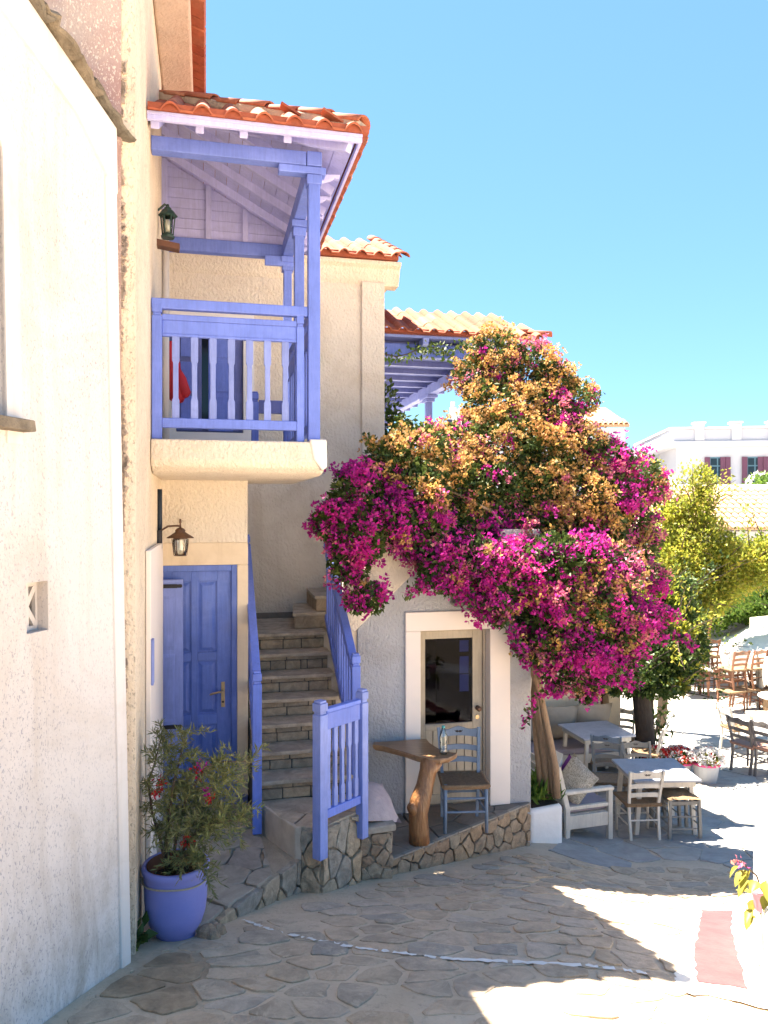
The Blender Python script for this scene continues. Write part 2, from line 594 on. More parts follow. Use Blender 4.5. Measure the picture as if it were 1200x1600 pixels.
M_gold = leafy('faded_golden_bract', [(.50, .30, .085), (.56, .36, .12), (.43, .24, .065), (.60, .39, .17), (.50, .25, .12)], .7, .35)
M_oleaf = leafy('grey_green_narrow_leaf', [(.17, .19, .07), (.23, .24, .10), (.11, .13, .05), (.29, .28, .10), (.16, .15, .07)], .5, .2)
M_yleaf = leafy('yellow_green_leaf', [(.34, .36, .04), (.24, .30, .04), (.44, .40, .05), (.16, .22, .035), (.40, .33, .06)], .5, .5)
M_gleaf = leafy('fresh_green_leaf', [(.11, .21, .035), (.16, .27, .05), (.08, .15, .03), (.21, .31, .05)], .5, .45)
M_dleaf = leafy('dark_green_leaf', [(.045, .085, .02), (.07, .12, .03), (.03, .055, .018), (.13, .18, .035)], .45, .3)
M_pet = leafy('white_petal', [(.78, .76, .74), (.72, .70, .68), (.80, .74, .74)], .7, .3)
M_rpet = leafy('red_petal', [(.55, .02, .02), (.60, .05, .03), (.45, .01, .06)], .6, .3)
M_biglf = leafy('lime_ornamental_leaf', [(.42, .42, .03), (.30, .34, .04), (.22, .20, .04), (.36, .30, .05)], .45, .4)


# ------------------------------------------------------------------ pieces: voronoi stones
def clip(poly, px, py, nx, ny):
    out = []
    n = len(poly)
    for i in range(n):
        a, b = poly[i], poly[(i + 1) % n]
        da = (a[0] - px) * nx + (a[1] - py) * ny
        db = (b[0] - px) * nx + (b[1] - py) * ny
        if da <= 0:
            out.append(a)
        if da * db < 0:
            t = da / (da - db)
            out.append((a[0] + (b[0] - a[0]) * t, a[1] + (b[1] - a[1]) * t))
    return out


def convex_clip(poly, conv):
    cx = sum(p[0] for p in conv) / len(conv)
    cy = sum(p[1] for p in conv) / len(conv)
    for i in range(len(conv)):
        a, b = conv[i], conv[(i + 1) % len(conv)]
        nx, ny = b[1] - a[1], a[0] - b[0]
        if (cx - a[0]) * nx + (cy - a[1]) * ny > 0:
            nx, ny = -nx, -ny
        poly = clip(poly, a[0], a[1], nx, ny)
        if len(poly) < 3:
            return []
    return poly


def voro(pts, conv=None, asp=1.0, reach=1.2):
    """Voronoi cells (asp stretches the x direction)"""
    P = np.array(pts)
    Q = P / np.array([asp, 1.0])
    cells = []
    for i in range(len(P)):
        d = ((Q - Q[i]) ** 2).sum(1)
        idx = np.argsort(d)[1:22]
        x, y = Q[i]
        poly = [(x - reach, y - reach), (x + reach, y - reach), (x + reach, y + reach), (x - reach, y + reach)]
        for j in idx:
            mx, my = (Q[j] + Q[i]) / 2
            poly = clip(poly, mx, my, Q[j][0] - x, Q[j][1] - y)
            if len(poly) < 3:
                break
        poly = [(p[0] * asp, p[1]) for p in poly]
        if conv and len(poly) >= 3:
            poly = convex_clip(poly, conv)
        cells.append(poly)
    return cells


def jitter_pts(x0, x1, y0, y1, sx, sy, jit=.42):
    pts = []
    ny = max(1, round((y1 - y0) / sy))
    nx = max(1, round((x1 - x0) / sx))
    for j in range(ny):
        for i in range(nx):
            x = x0 + (i + .5 + (.5 if j % 2 else 0) - .25) * (x1 - x0) / nx
            y = y0 + (j + .5) * (y1 - y0) / ny
            pts.append((x + random.uniform(-jit, jit) * sx, y + random.uniform(-jit, jit) * sy))
    return pts


def area(p):
    return .5 * abs(sum(p[i][0] * p[(i + 1) % len(p)][1] - p[(i + 1) % len(p)][0] * p[i][1] for i in range(len(p))))


def inset(poly, gap, cut=.22, jag=.10):
    a = area(poly)
    if a < 1e-5:
        return None
    cx = sum(p[0] for p in poly) / len(poly)
    cy = sum(p[1] for p in poly) / len(poly)
    r = math.sqrt(a / math.pi)
    k = max(.3, 1 - gap / r)
    pl = [(cx + (p[0] - cx) * k, cy + (p[1] - cy) * k) for p in poly]
    if cut:
        out = []
        for i in range(len(pl)):
            p, q = pl[i], pl[(i + 1) % len(pl)]
            if math.hypot(p[0] - q[0], p[1] - q[1]) < .006:
                out.append(p)
                continue
            out.append((p[0] + (q[0] - p[0]) * cut, p[1] + (q[1] - p[1]) * cut))
            out.append((q[0] + (p[0] - q[0]) * cut, q[1] + (p[1] - q[1]) * cut))
        pl = out
    if jag:
        out = []
        for i in range(len(pl)):
            p, q = pl[i], pl[(i + 1) % len(pl)]
            out.append(p)
            e = math.hypot(p[0] - q[0], p[1] - q[1])
            if e > .05:
                o_ = random.uniform(-jag, jag) * e
                t_ = random.uniform(.35, .65)
                out.append((p[0] + (q[0] - p[0]) * t_ - (q[1] - p[1]) / e * o_, p[1] + (q[1] - p[1]) * t_ + (q[0] - p[0]) / e * o_))
        pl = out
    return pl


def stone(mb, poly, fn, h, bev=.01, wob=.0):
    """a low stone: side ring, bevelled shoulder, slightly domed top; fn(x,y,h) maps to space"""
    n = len(poly)
    cx = sum(p[0] for p in poly) / n
    cy = sum(p[1] for p in poly) / n
    r = max(.01, math.sqrt(max(area(poly), 1e-6) / math.pi))
    k = max(.5, 1 - bev / r)
    tilt = (random.uniform(-wob, wob), random.uniform(-wob, wob))
    vs = [fn(x, y, -.03) for x, y in poly]
    vs += [fn(x, y, h - bev * .6 + (x - cx) * tilt[0] + (y - cy) * tilt[1]) for x, y in poly]
    top = [(cx + (x - cx) * k, cy + (y - cy) * k) for x, y in poly]
    vs += [fn(x, y, h + (x - cx) * tilt[0] + (y - cy) * tilt[1]) for x, y in top]
    vs.append(fn(cx, cy, h + bev * .3))
    fs = []
    for i in range(n):
        j = (i + 1) % n
        fs += [(i, j, n + j, n + i), (n + i, n + j, 2 * n + j, 2 * n + i), (2 * n + i, 2 * n + j, 3 * n)]
    mb.add(vs, fs)


def stones(parent, name, mat, polys, fn, h=.02, gap=.012, bev=.01, cut=.2, hj=.006, wob=.02, minarea=.0006):
    for p in polys:
        if len(p) < 3 or area(p) < minarea:
            continue
        q = inset(p, gap * random.uniform(.5, 1.6), cut, .12 if h < .03 else .05)
        if not q:
            continue
        mb = MB()
        stone(mb, q, fn, h + random.uniform(-hj, hj), bev, wob)
        mb.build(name, mat, parent, smooth=False)


# ------------------------------------------------------------------ clouds of leaves
def raw_mesh(name, verts, tris, mat, parent=None, kind='stuff', base=None, label=None, cat=None):
    me = bpy.data.meshes.new(name)
    me.vertices.add(len(verts))
    me.vertices.foreach_set('co', np.asarray(verts, np.float32).ravel())
    me.loops.add(len(tris) * 3)
    me.loops.foreach_set('vertex_index', np.asarray(tris, np.int32).ravel())
    me.polygons.add(len(tris))
    me.polygons.foreach_set('loop_start', np.arange(0, len(tris) * 3, 3, dtype=np.int32))
    me.polygons.foreach_set('loop_total', np.full(len(tris), 3, dtype=np.int32))
    me.materials.append(mat)
    me.update(calc_edges=True)
    o = bpy.data.objects.new(name, me)
    COL.objects.link(o)
    if parent is not None:
        o.parent = parent
    if base is not None:
        o.location = base
    OFF[o] = Vector((0, 0, 0))
    tag(o, label, cat, None, kind)
    return o


def unit(v):
    return v / np.maximum(np.linalg.norm(v, axis=-1, keepdims=True), 1e-9)


def leaves(pos, dirs, length, width, fold=.25):
    """folded diamond leaves; returns verts, tris"""
    n = len(pos)
    d = unit(dirs)
    r = unit(rng.normal(size=(n, 3)))
    s = unit(np.cross(d, r))
    u = np.cross(s, d)
    L = (length * rng.uniform(.7, 1.25, n))[:, None]
    Wd = (width * rng.uniform(.7, 1.25, n))[:, None]
    b = pos
    t = pos + d * L
    mid = pos + d * L * .45
    l = mid + s * Wd * .5 + u * Wd * fold
    rr = mid - s * Wd * .5 + u * Wd * fold
    v = np.stack([b, l, t, rr], 1).reshape(-1, 3)
    k = np.arange(n)[:, None] * 4
    tr = np.concatenate([k + np.array([0, 1, 2]), k + np.array([0, 2, 3])], 1).reshape(-1, 3)
    return v, tr


def bracts(pos, axis, size):
    """each flower: three papery bracts round its axis"""
    n = len(pos)
    ax = unit(axis)
    r = unit(rng.normal(size=(n, 3)))
    s = unit(np.cross(ax, r))
    u = np.cross(ax, s)
    P, D = [], []
    for k in range(3):
        a = 2 * math.pi * k / 3
        rad = s * math.cos(a) + u * math.sin(a)
        P.append(pos + rad * size * .08)
        D.append(unit(rad * .75 + ax * .65))
    P = np.concatenate(P)
    D = np.concatenate(D)
    return leaves(P, D, size, size * .8, .12)


def crown(blobs, n_leaf, length, width, shell=.55, clump=0, up=.2):
    """leaf positions through a union of ellipsoids: blobs = (x,y,z,rx,ry,rz)"""
    B = np.array(blobs, float)
    vol = B[:, 3] * B[:, 4] + B[:, 4] * B[:, 5]
    pick = rng.choice(len(B), n_leaf, p=vol / vol.sum())
    d = unit(rng.normal(size=(n_leaf, 3)))
    rad = (rng.uniform(shell ** 3, 1.1, n_leaf) ** (1 / 3))[:, None]
    if clump:
        nc = clump
        cd = unit(rng.normal(size=(nc, 3)))
        ci = rng.integers(0, nc, n_leaf)
        d = unit(cd[ci] + rng.normal(size=(n_leaf, 3)) * .22)
        rad = rad * (.82 + .28 * rng.random(nc)[ci])[:, None]
    pos = B[pick, :3] + d * rad * B[pick, 3:6]
    dr = d + rng.normal(size=(n_leaf, 3)) * .8 + np.array([0, 0, up])
    return leaves(pos, dr, length, width)


# ================================================================== GROUND
gx = np.unique(np.concatenate([np.linspace(-300, -8, 12), np.linspace(-8, 14, 89), np.linspace(14, 300, 12)]))
gy = np.unique(np.concatenate([np.linspace(-120, 1, 10), np.linspace(1, 22, 85), np.linspace(22, 60, 16), np.linspace(60, 900, 10)]))
XX, YY = np.meshgrid(gx, gy)
ZZ = g(XX, YY)
mb = MB()
nx = len(gx)
mb.v = list(zip(XX.ravel(), YY.ravel(), ZZ.ravel()))
mb.f = [(j * nx + i, j * nx + i + 1, (j + 1) * nx + i + 1, (j + 1) * nx + i) for j in range(len(gy) - 1) for i in range(nx - 1)]
m = Mt('street_mortar')
c1 = m.ramp(m.noise(2.2, 8, .65), [(.3, (.52, .41, .29)), (.7, (.66, .53, .39))])
c1 = m.mix(m.ramp(m.noise(22, 5, .7), [(.55, (0, 0, 0)), (.72, (.6, .6, .6))]), c1, (.30, .24, .18))
sepm = m.n('ShaderNodeSeparateXYZ')
m.l(m.pos.outputs['Position'], sepm.inputs[0])
mr = m.n('ShaderNodeMapRange')
mr.inputs[1].default_value, mr.inputs[2].default_value = 7.6, 9.5
m.l(sepm.outputs[1], mr.inputs[0])
dv_ = m.n('ShaderNodeVectorMath', operation='DISTANCE')
m.l(m.pos.outputs['Position'], dv_.inputs[0])
dv_.inputs[1].default_value = (-1.15, 4.35, -2.65)
dirt = m.math('ADD', m.math('MULTIPLY', dv_.outputs['Value'], 1.1), m.math('MULTIPLY', m.noise(6, 8, .7, .6), .9))
c1 = m.mix(m.ramp(dirt, [(.50, (.8, .8, .8)), (1.0, (0, 0, 0))]), c1, (.30, .21, .13))
farc = m.ramp(m.noise(3, 6, .6), [(.3, (.36, .34, .31)), (.7, (.44, .41, .37))])
c1 = m.mix(mr.outputs[0], c1, farc)
M_street = m.done(c1, .92, m.bump(m.noise(26, 8, .7, .3), .8, .02), .2)
street = mb.build('street', M_street, None, smooth=True, kind='structure', house=False, base=(0, 0, 0))
OFF[street] = Vector((0, 0, 0))


def gmap(x, y, h):
    return (x, y, float(g(x, y)) + h)


# footprints (house frame) the paving stops at
TERR = [(-.42, 4.97), (-.05, 5.16), (.70, 6.13), (.90, 6.03), (1.27, 6.36), (1.58, 6.45), (3.32, 7.50), (3.36, 7.55), (3.36, 14), (-.42, 14)]


def inside(p, poly):
    x, y = p
    r = False
    n = len(poly)
    for i in range(n):
        x0, y0 = poly[i]
        x1, y1 = poly[(i + 1) % n]
        if (y0 > y) != (y1 > y) and x < (x1 - x0) * (y - y0) / (y1 - y0) + x0:
            r = not r
    return r


def in_frame(x, y):
    return y > 3.4 and -.56 < x / y < .56


# street cobbles (rounded, wide mortar) and the dining yard's flagstones (tight joints)
def on_street(x, y, m_=.06):
    a, b = AB(x, y)
    if inside((a, b + m_), TERR) or inside((a, b), TERR) or inside((a - m_, b), TERR):
        return False
    wx = -1.50 - .277 * (4.5 - y)
    if y < 4.9 and x < wx + .05:
        return False
    if a < -.36 and y > 4.85:
        return False
    return in_frame(x, y)


pts = [p for p in jitter_pts(-2.6, 5.0, 3.3, 8.9, .30, .19, .48)]
cob, flagp = [], []
for p, c in zip(pts, voro(pts, None, 1.35, .7)):
    if len(c) > 2 and p[1] < 4.85:
        c = clip(c, -1.42, 4.5, -1, .277)
    if len(c) < 3 or not all(on_street(x, y) for x, y in c):
        continue
    yard = p[1] > 7.9 - .3 * max(0, p[0] - 1.5) * .3 and p[0] > 1.35
    if not yard:
        cob.append((p, c))
pts = jitter_pts(1.2, 7.0, 7.6, 16.0, .52, .46, .44)
for p, c in zip(pts, voro(pts, None, 1.1, 1.0)):
    if len(c) < 3:
        continue
    yard = p[1] > 7.9 - .3 * max(0, p[0] - 1.5) * .3 and p[0] > 1.35
    if yard and all(on_street(x, y) and AB(x, y)[1] < 11.5 or (on_street(x, y) and x > 3.9) for x, y in c):
        flagp.append((p, c))
cob.sort(key=lambda t: -area(t[1]) / t[0][1] ** 3)
flagp.sort(key=lambda t: t[0][1])


def lay(lst, name, mat, limit, gap, h, bev, cut, skip=0.0):
    rest = MB()
    k = 0
    for p, c in lst:
        if skip and random.random() < skip:
            continue
        q = inset(c, gap * random.uniform(.6, 1.9), cut)
        if not q:
            continue
        mb_ = MB()
        stone(mb_, q, gmap, h + random.uniform(-.004, .006), bev, .015)
        if k < limit:
            brown = math.hypot(p[0] + 1.15, p[1] - 4.35) < .30
            mb_.build(name, M_cobd if brown else mat, street)
        else:
            rest.add(mb_.v, mb_.f)
        k += 1
    if rest.v:
        rest.build(name, mat, street, kind='stuff')


lay(cob, 'paving_stone', M_cob, 215, .016, .0075, .005, .10, .06)
lay(flagp, 'flagstone', M_flag, 80, .010, .009, .005, .06)


def drape(mb_, path, w0, w1, h, jag=.012, n=60, gaps=0):
    """strip laid on the ground along path [(x,y)...]"""
    P = []
    for i in range(n + 1):
        t = i / n * (len(path) - 1)
        k = min(int(t), len(path) - 2)
        f = t - k
        P.append((path[k][0] + (path[k + 1][0] - path[k][0]) * f, path[k][1] + (path[k + 1][1] - path[k][1]) * f))
    vs = []
    for i, p in enumerate(P):
        q = P[min(i + 1, n)]
        o_ = P[max(i - 1, 0)]
        d = Vector((q[0] - o_[0], q[1] - o_[1])).normalized()
        nrm = Vector((-d.y, d.x))
        w = (w0 + (w1 - w0) * i / n) / 2
        for s in (-1, 1):
            ww = w + random.uniform(-jag, jag)
            x, y = p[0] + nrm.x * ww * s, p[1] + nrm.y * ww * s
            vs.append((x, y, float(g(x, y)) + h))
    fs = [(2 * i, 2 * i + 1, 2 * i + 3, 2 * i + 2) for i in range(n) if random.random() > gaps]
    mb_.add(vs, fs)


mb = MB()
drape(mb, [(-.97, 5.32), (-.72, 5.04), (-.2, 4.74), (.38, 4.55), (1.1, 4.47), (1.7, 4.43), (2.02, 4.40)], .026, .046, .0115, .013, 150, .13)
mb.build('painted_line', M_line, street, label='thin white painted line crossing the paving')

# ================================================================== WHITE HOUSE (left edge)
wh = thing('white_house', 'whitewashed pitted house wall filling the left edge with slate roof verge', 'house', (-1.50, 4.52, -2.72), R(-105.5), tilt=R(1.2))
NA, NB_, WS = .635, .79, .905


def eave(p):
    return 4.96 + .41 * p


mb = MB()
T0 = -.45


def wallseg(p0, p1, z0, z1a, z1b):
    mb.prism_y([(p0, z0), (p1, z0), (p1, z1b), (p0, z1a)], T0, 0)


wallseg(0, NA, -.4, eave(0), eave(NA))
wallseg(NA, NB_, -.4, 2.12, 2.12)
wallseg(NA, NB_, 2.37, eave(NA), eave(NB_))
wallseg(NB_, WS, -.4, eave(NB_), eave(WS))
wallseg(WS, WS + .76, -.4, 3.17, 3.17)
arch = [(WS, 4.42)] + [(WS + .38 - .38 * math.cos(t), 4.42 + .30 * math.sin(t)) for t in np.linspace(.15, math.pi - .15, 9)] + [(WS + .76, 4.42)]
mb.prism_y(arch + [(WS + .76, eave(WS + .76)), (WS, eave(WS))], T0, 0)
wallseg(WS + .76, 4.6, -.4, eave(WS + .76), eave(1.9))
mb.build('wall', M_white, wh)
mb = MB()
mb.prism_y([(-.004, -.38), (.085, -.38), (.10, eave(.1) - .35), (-.004, eave(0) - .02)], -.40, .014)
mb.build('corner_band', M_whitesm, wh, bevel=.006)
mb = MB()
mb.prism_y([(-.002, eave(0) - .36), (-.002, eave(0) + .03), (2.2, eave(2.2) + .03), (2.2, eave(2.2) - .2), (.35, eave(.35) - .2)], -.3, .022)
mb.build('gable_band', M_whitesm, wh, bevel=.006)
mb = MB()     # smooth surround of the arched window
ring_o = [(WS - .10, 3.05), (WS - .10, 4.46)] + [(WS + .38 - .48 * math.cos(t), 4.46 + .40 * math.sin(t)) for t in np.linspace(.2, math.pi - .2, 9)] + [(WS + .86, 4.46), (WS + .86, 3.05)]
ring_i = [(WS, 3.05), (WS, 4.42)] + [(WS + .38 - .38 * math.cos(t), 4.42 + .30 * math.sin(t)) for t in np.linspace(.15, math.pi - .15, 9)] + [(WS + .76, 4.42), (WS + .76, 3.05)]
for i in range(len(ring_o) - 1):
    mb.prism_y([ring_o[i], ring_o[i + 1], ring_i[i + 1], ring_i[i]], -.02, .010)
mb.build('window_surround', M_whitesm, wh)
mb = MB()
mb.box(WS + .01, WS + .75, -.28, -.24, 3.17, 4.72)
win = mb.build('window', M_bgpaint2, wh)
mb = MB()
mb.box(WS + .08, WS + .68, -.238, -.23, 3.25, 4.6)
mb.build('pane', M_pane, win)
mb = MB()
mb.prism_y([(WS - .11, 3.11), (WS + .85, 3.11), (WS + .85, 3.17), (WS - .10, 3.165)], -.26, .085)
mb.build('window_sill', M_slate, wh, bevel=.006)
mb = MB()
mb.box(NA, NB_, -.20, -.15, 2.12, 2.37)
vent = mb.build('wall_vent', M_gpaint, wh)
mb = MB()
c0 = (NA + .08, 2.245)
for dx, dz in ((.07, .11), (-.07, .11)):
    mb.beam((c0[0] - dx, -.075, c0[1] - dz), (c0[0] + dx, -.075, c0[1] + dz), .026, .024, (0, 1, 0))
mb.box(NA + .066, NA + .094, -.086, -.062, 2.12, 2.37)
mb.box(NA + .001, NA + .016, -.086, -.064, 2.12, 2.37)
mb.box(NA + .016, NB_, -.086, -.064, 2.345, 2.368)
mb.box(NA + .016, NB_, -.086, -.064, 2.122, 2.145)
mb.build('vent_lattice', M_whitesm, vent)
# slate verge stones
pp = -.07
k = 0


def rough_slate(p0, p1, za, zb, th0, th1, nn, n_in=-.4):
    """thin broken stone slab: ragged front edge, split layers"""
    m_ = 7
    vs_, fs_ = [], []
    e = [nn + random.uniform(-.03, .02) for _ in range(m_ + 1)]
    for i_ in range(m_ + 1):
        f = i_ / m_
        p_ = p0 + (p1 - p0) * f
        z_ = za + (zb - za) * f
        t_ = (th0 + (th1 - th0) * f) * random.uniform(.8, 1.1)
        w_ = random.uniform(-.008, .008)
        vs_ += [(p_, n_in, z_), (p_, e[i_] - .015, z_ + w_), (p_, e[i_], z_ + t_ * .45 + w_), (p_, e[i_] - .02, z_ + t_ + w_), (p_, n_in, z_ + t_)]
    for i_ in range(m_):
        a_, b_ = i_ * 5, i_ * 5 + 5
        for q in range(4):
            fs_.append((a_ + q, b_ + q, b_ + q + 1, a_ + q + 1))
    fs_ += [(0, 1, 2, 3, 4), tuple(m_ * 5 + q for q in (4, 3, 2, 1, 0))]
    return MB().add(vs_, fs_)


while pp < 1.7:
    L = random.uniform(.20, .34)
    zz = lambda q: eave(q) + .035
    rough_slate(pp - .03, pp + L, zz(pp) - .02, zz(pp + L) + random.uniform(.01, .04), random.uniform(.02, .035), random.uniform(.03, .045), random.uniform(.07, .12)).build('roof_slate', M_slate, wh)
    if k % 3 != 1:
        rough_slate(pp + .05, pp + L + .08, zz(pp) + .045, zz(pp + L) + .075, .02, .04, random.uniform(.0, .07)).build('roof_slate', M_slate, wh)
    pp += L * .9
    k += 1
mb = MB()
mb.prism_y([(0, eave(0)), (4.6, eave(1.9)), (4.6, eave(1.9) + .05), (0, eave(0) + .03)], -3, -.3)
mb.build('roof_deck', M_slate, wh)

# ================================================================== TALL HOUSE (behind it)
th = thing('tall_house', 'tall cream roughcast house with weathered pink gable rising behind the white house', 'house', (-.42, 4.86, -2.8), house=True)
AW, BF = -.42, 7.5
mb = MB()
mb.box(-.80, AW, 4.86, 7.62, -3.2, 4.15)
mb.build('wall', M_strip, th)
mb = MB()
mb.box(-6.0, -.802, 4.83, 11, -3.2, 5.4)
mb.box(-.802, -.50, 4.835, 4.86, -3.2, 4.15)
mb.build('gable_wall', M_pink, th, label='weathered pink gable wall')
mb = MB()
mb.box(-.80, -.53, 7.62, 9.9, -3.2, 4.3)
mb.build('rear_wall', M_cream, th)
mb = MB()     # overhanging eave box
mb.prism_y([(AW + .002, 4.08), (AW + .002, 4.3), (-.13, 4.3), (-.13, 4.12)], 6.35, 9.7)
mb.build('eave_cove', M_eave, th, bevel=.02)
mb = MB()
for k in range(26):
    b0 = 6.3 + k * .135
    mb.obox((-.085, b0 + .06, 4.21 + random.uniform(-.01, .01)), (.15, .122, .05), Matrix.Rotation(R(18), 3, 'Y'))
mb.build('roof_edge_tiles', M_tile, th, kind='stuff')
mb = MB()
mb.box(-3, -.1, 6.36, 9.7, 4.30, 4.40)
mb.build('roof', M_tile, th)
mb = MB()
mb.tube([(-.385, 7.66, .55), (-.385, 7.66, 2.9)], .035, 10)
mb.build('drainpipe', M_whitesm, th, smooth=True)
# white door leaf folded flat on the wall, with its pale blue pull
mb = MB()
mb.box(AW + .003, AW + .038, 5.62, 7.18, -2.72, -.27)
lf = mb.build('white_board', M_trim, th, bevel=.006)
mb = MB()
mb.box(AW + .038, AW + .056, 5.62, 5.72, -1.22, -.90)
mb.build('board_handle', M_bluelt, lf, bevel=.005)
mb = MB()
mb.tube([(AW + .02, 7.0, .20), (AW + .02, 7.0, -.32)], .020, 8)
mb.build('conduit', M_cable, th, smooth=True)
mb = MB()   # dark ragged gap of rubble between the two houses
for i in range(420):
    z = random.uniform(-1.8, 2.7)
    mb.obox((-.515 + random.uniform(0, .03) + .015 * math.sin(z * 5), 4.855, z), (random.uniform(.008, .03), .022, random.uniform(.008, .05)), Matrix.Rotation(random.uniform(-.6, .6), 3, 'Y'))
mb.build('crumbling_render', M_mortar, th, kind='stuff')

# ================================================================== DOOR HOUSE (lower wing with the blue door)
ACR = .385
dh = thing('door_house', 'low cream wing under the balcony holding the blue panelled door', 'house', (0, BF, -2.76), house=True)
D0, D1, DZ0, DZ1 = -.42, .285, -2.72, -.505
mb = MB()
mb.prism_y([(ACR, -3.3), (ACR, .31), (-.53, .31), (-.53, DZ1 + .21), (D1 + .003, DZ1 + .21), (D1 + .003, -3.3)], BF, BF + .3)
mb.box(-.53, ACR - .001, BF + .3, 9.55, -3.3, .31)
mb.build('wall', M_cream, dh, bevel=.012)
mb = MB()
mb.box(-.419, ACR + .003, BF - .008, BF + .25, DZ1, DZ1 + .213)
mb.build('lintel', M_creams, dh, bevel=.008)
mb = MB()
mb.box(D1, ACR + .004, BF - .008, BF + .25, -2.74, DZ1 - .002)
mb.build('door_reveal', M_creams, dh, bevel=.008)
mb = MB()
mb.box(-.419, D1 + .1, BF - .05, BF + .1, -2.80, -2.71)
mb.build('threshold', M_navy, dh, bevel=.006)
mb = MB()
mb.box(D0 + .012, D1 - .055, BF + .055, BF + .10, DZ0, DZ1 - .06)
door = mb.build('door', M_bluedoor, dh, bevel=.003)
mb = MB()
mb.box(D1 - .055, D1, BF + .0, BF + .11, DZ0, DZ1)
mb.box(D0 + .003, D1 - .055, BF + .0, BF + .11, DZ1 - .06, DZ1)
mb.build('door_frame', M_bluedoor, door, bevel=.006)
# raised panels: frame strips stand proud, panels bevelled
stl = [(D0 + .012, -.325), (-.145, -.085), (.095, .23)]
rails = [(DZ0, -2.52), (-2.03, -1.93), (-1.42, -1.34), (-.66, DZ1 - .06)]
mb = MB()
for s in stl:
    mb.box(s[0], s[1], BF + .035, BF + .056, DZ0, DZ1 - .06)
for r_ in rails:
    mb.box(-.325, -.145, BF + .035, BF + .056, *r_)
    mb.box(-.085, .095, BF + .035, BF + .056, *r_)
mb.build('door_stiles', M_bluedoor, door, bevel=.004)
for (x0, x1) in ((-.325, -.145), (-.085, .095)):
    for (z0, z1) in ((-2.52, -2.03), (-1.93, -1.42), (-1.34, -.66)):
        mb = MB()
        o_, i_ = .012, .045
        vs = [(x0 + o_, BF + .057, z0 + o_), (x1 - o_, BF + .057, z0 + o_), (x1 - o_, BF + .057, z1 - o_), (x0 + o_, BF + .057, z1 - o_),
              (x0 + i_, BF + .038, z0 + i_), (x1 - i_, BF + .038, z0 + i_), (x1 - i_, BF + .038, z1 - i_), (x0 + i_, BF + .038, z1 - i_)]
        mb.add(vs, [(0, 1, 5, 4), (1, 2, 6, 5), (2, 3, 7, 6), (3, 0, 4, 7), (4, 5, 6, 7)])
        mb.build('door_panel', M_bluedoor, door)
mb = MB()
mb.box(.135, .170, BF + .024, BF + .036, -1.87, -1.63)
mb.tube([(.152, BF + .03, -1.715), (.152, BF - .03, -1.715), (.12, BF - .035, -1.712), (.06, BF - .03, -1.725), (.03, BF - .025, -1.735)], .010, 8)
mb.build('door_handle', M_brass, door, bevel=.002)
mb = MB()
mb.tube([(.152, BF + .026, -1.82), (.152, BF + .022, -1.82)], .011, 10)
mb.build('keyhole', M_iron, door)
# half-open shutter leaf in front of the door
mb = MB()
mb.box(-.415, -.215, BF - .09, BF - .055, -2.70, -.63)
sh = mb.build('door_shutter', M_bluelt, dh, bevel=.004, label='half open lighter blue shutter leaf')
for z0, z1 in ((-2.55, -2.05), (-1.95, -1.32), (-1.28, -.78)):
    mb = MB()
    mb.box(-.40, -.29, BF - .098, BF - .0905, z0, z1)
    mb.box(-.385, -.305, BF - .104, BF - .098, z0 + .03, z1 - .03)
    mb.build('shutter_panel', M_bluelt, sh, bevel=.004)
for z in (-.69, -2.0):
    mb = MB()
    mb.box(-.415, -.27, BF - .101, BF - .091, z - .018, z + .018)
    for q in (-.255, -.24, -.225):
        mb.tube([(q - .012, BF - .1, z), (q - .012, BF - .091, z)], .017, 8)
    mb.build('strap_hinge', M_iron, sh)

# copper wall lamp on its arm
lm = thing('wall_lamp', 'copper bell lantern on a curved arm over the blue door', 'lamp', (-.40, 6.95, -.36), house=True)
mb = MB()
mb.tube([(-.41, 6.95, -.40), (-.40, 6.95, -.16)], .022, 8)
mb.box(-.42, -.40, 6.92, 6.98, -.36, -.16)
mb.build('wall_bracket', M_iron, lm)
mb = MB()
AR = [(-.40, 6.95, -.22), (-.385, 6.95, -.16), (-.33, 6.95, -.125), (-.25, 6.95, -.12), (-.225, 6.95, -.125)]
mb.tube(AR, .009, 8)
mb.build('arm', M_copper, lm, smooth=True)
LC = (-.225, 6.95, 0)
mb = MB()
mb.lathe([(.008, -.06), (.012, -.09), (.007, -.10), (.010, -.135), (.03, -.145), (.045, -.16), (.042, -.175), (.065, -.19), (.115, -.222), (.118, -.228), (.06, -.215), (.058, -.245), (.05, -.245)], 20, LC)
mb.build('lamp_shade', M_copper, lm, smooth=True)
mb = MB()
mb.lathe([(.066, -.235), (.062, -.33), (.048, -.375), (.02, -.385)], 16, LC, False)
mb.build('lamp_glass', M_glass, lm, smooth=True)
mb = MB()
for k in range(6):
    t = k * math.pi / 3
    mb.tube([(LC[0] + .072 * math.cos(t), LC[1] + .072 * math.sin(t), -.235), (LC[0] + .056 * math.cos(t), LC[1] + .056 * math.sin(t), -.375)], .003, 5)
mb.lathe([(.05, -.375), (.058, -.378), (.05, -.384)], 16, LC)
mb.build('lamp_cage', M_copper, lm)
mb = MB()
mb.lathe([(.01, -.24), (.012, -.27), (.026, -.30), (.022, -.33), (.006, -.345)], 12, LC)
mb.build('bulb', M_bulb, lm, smooth=True)

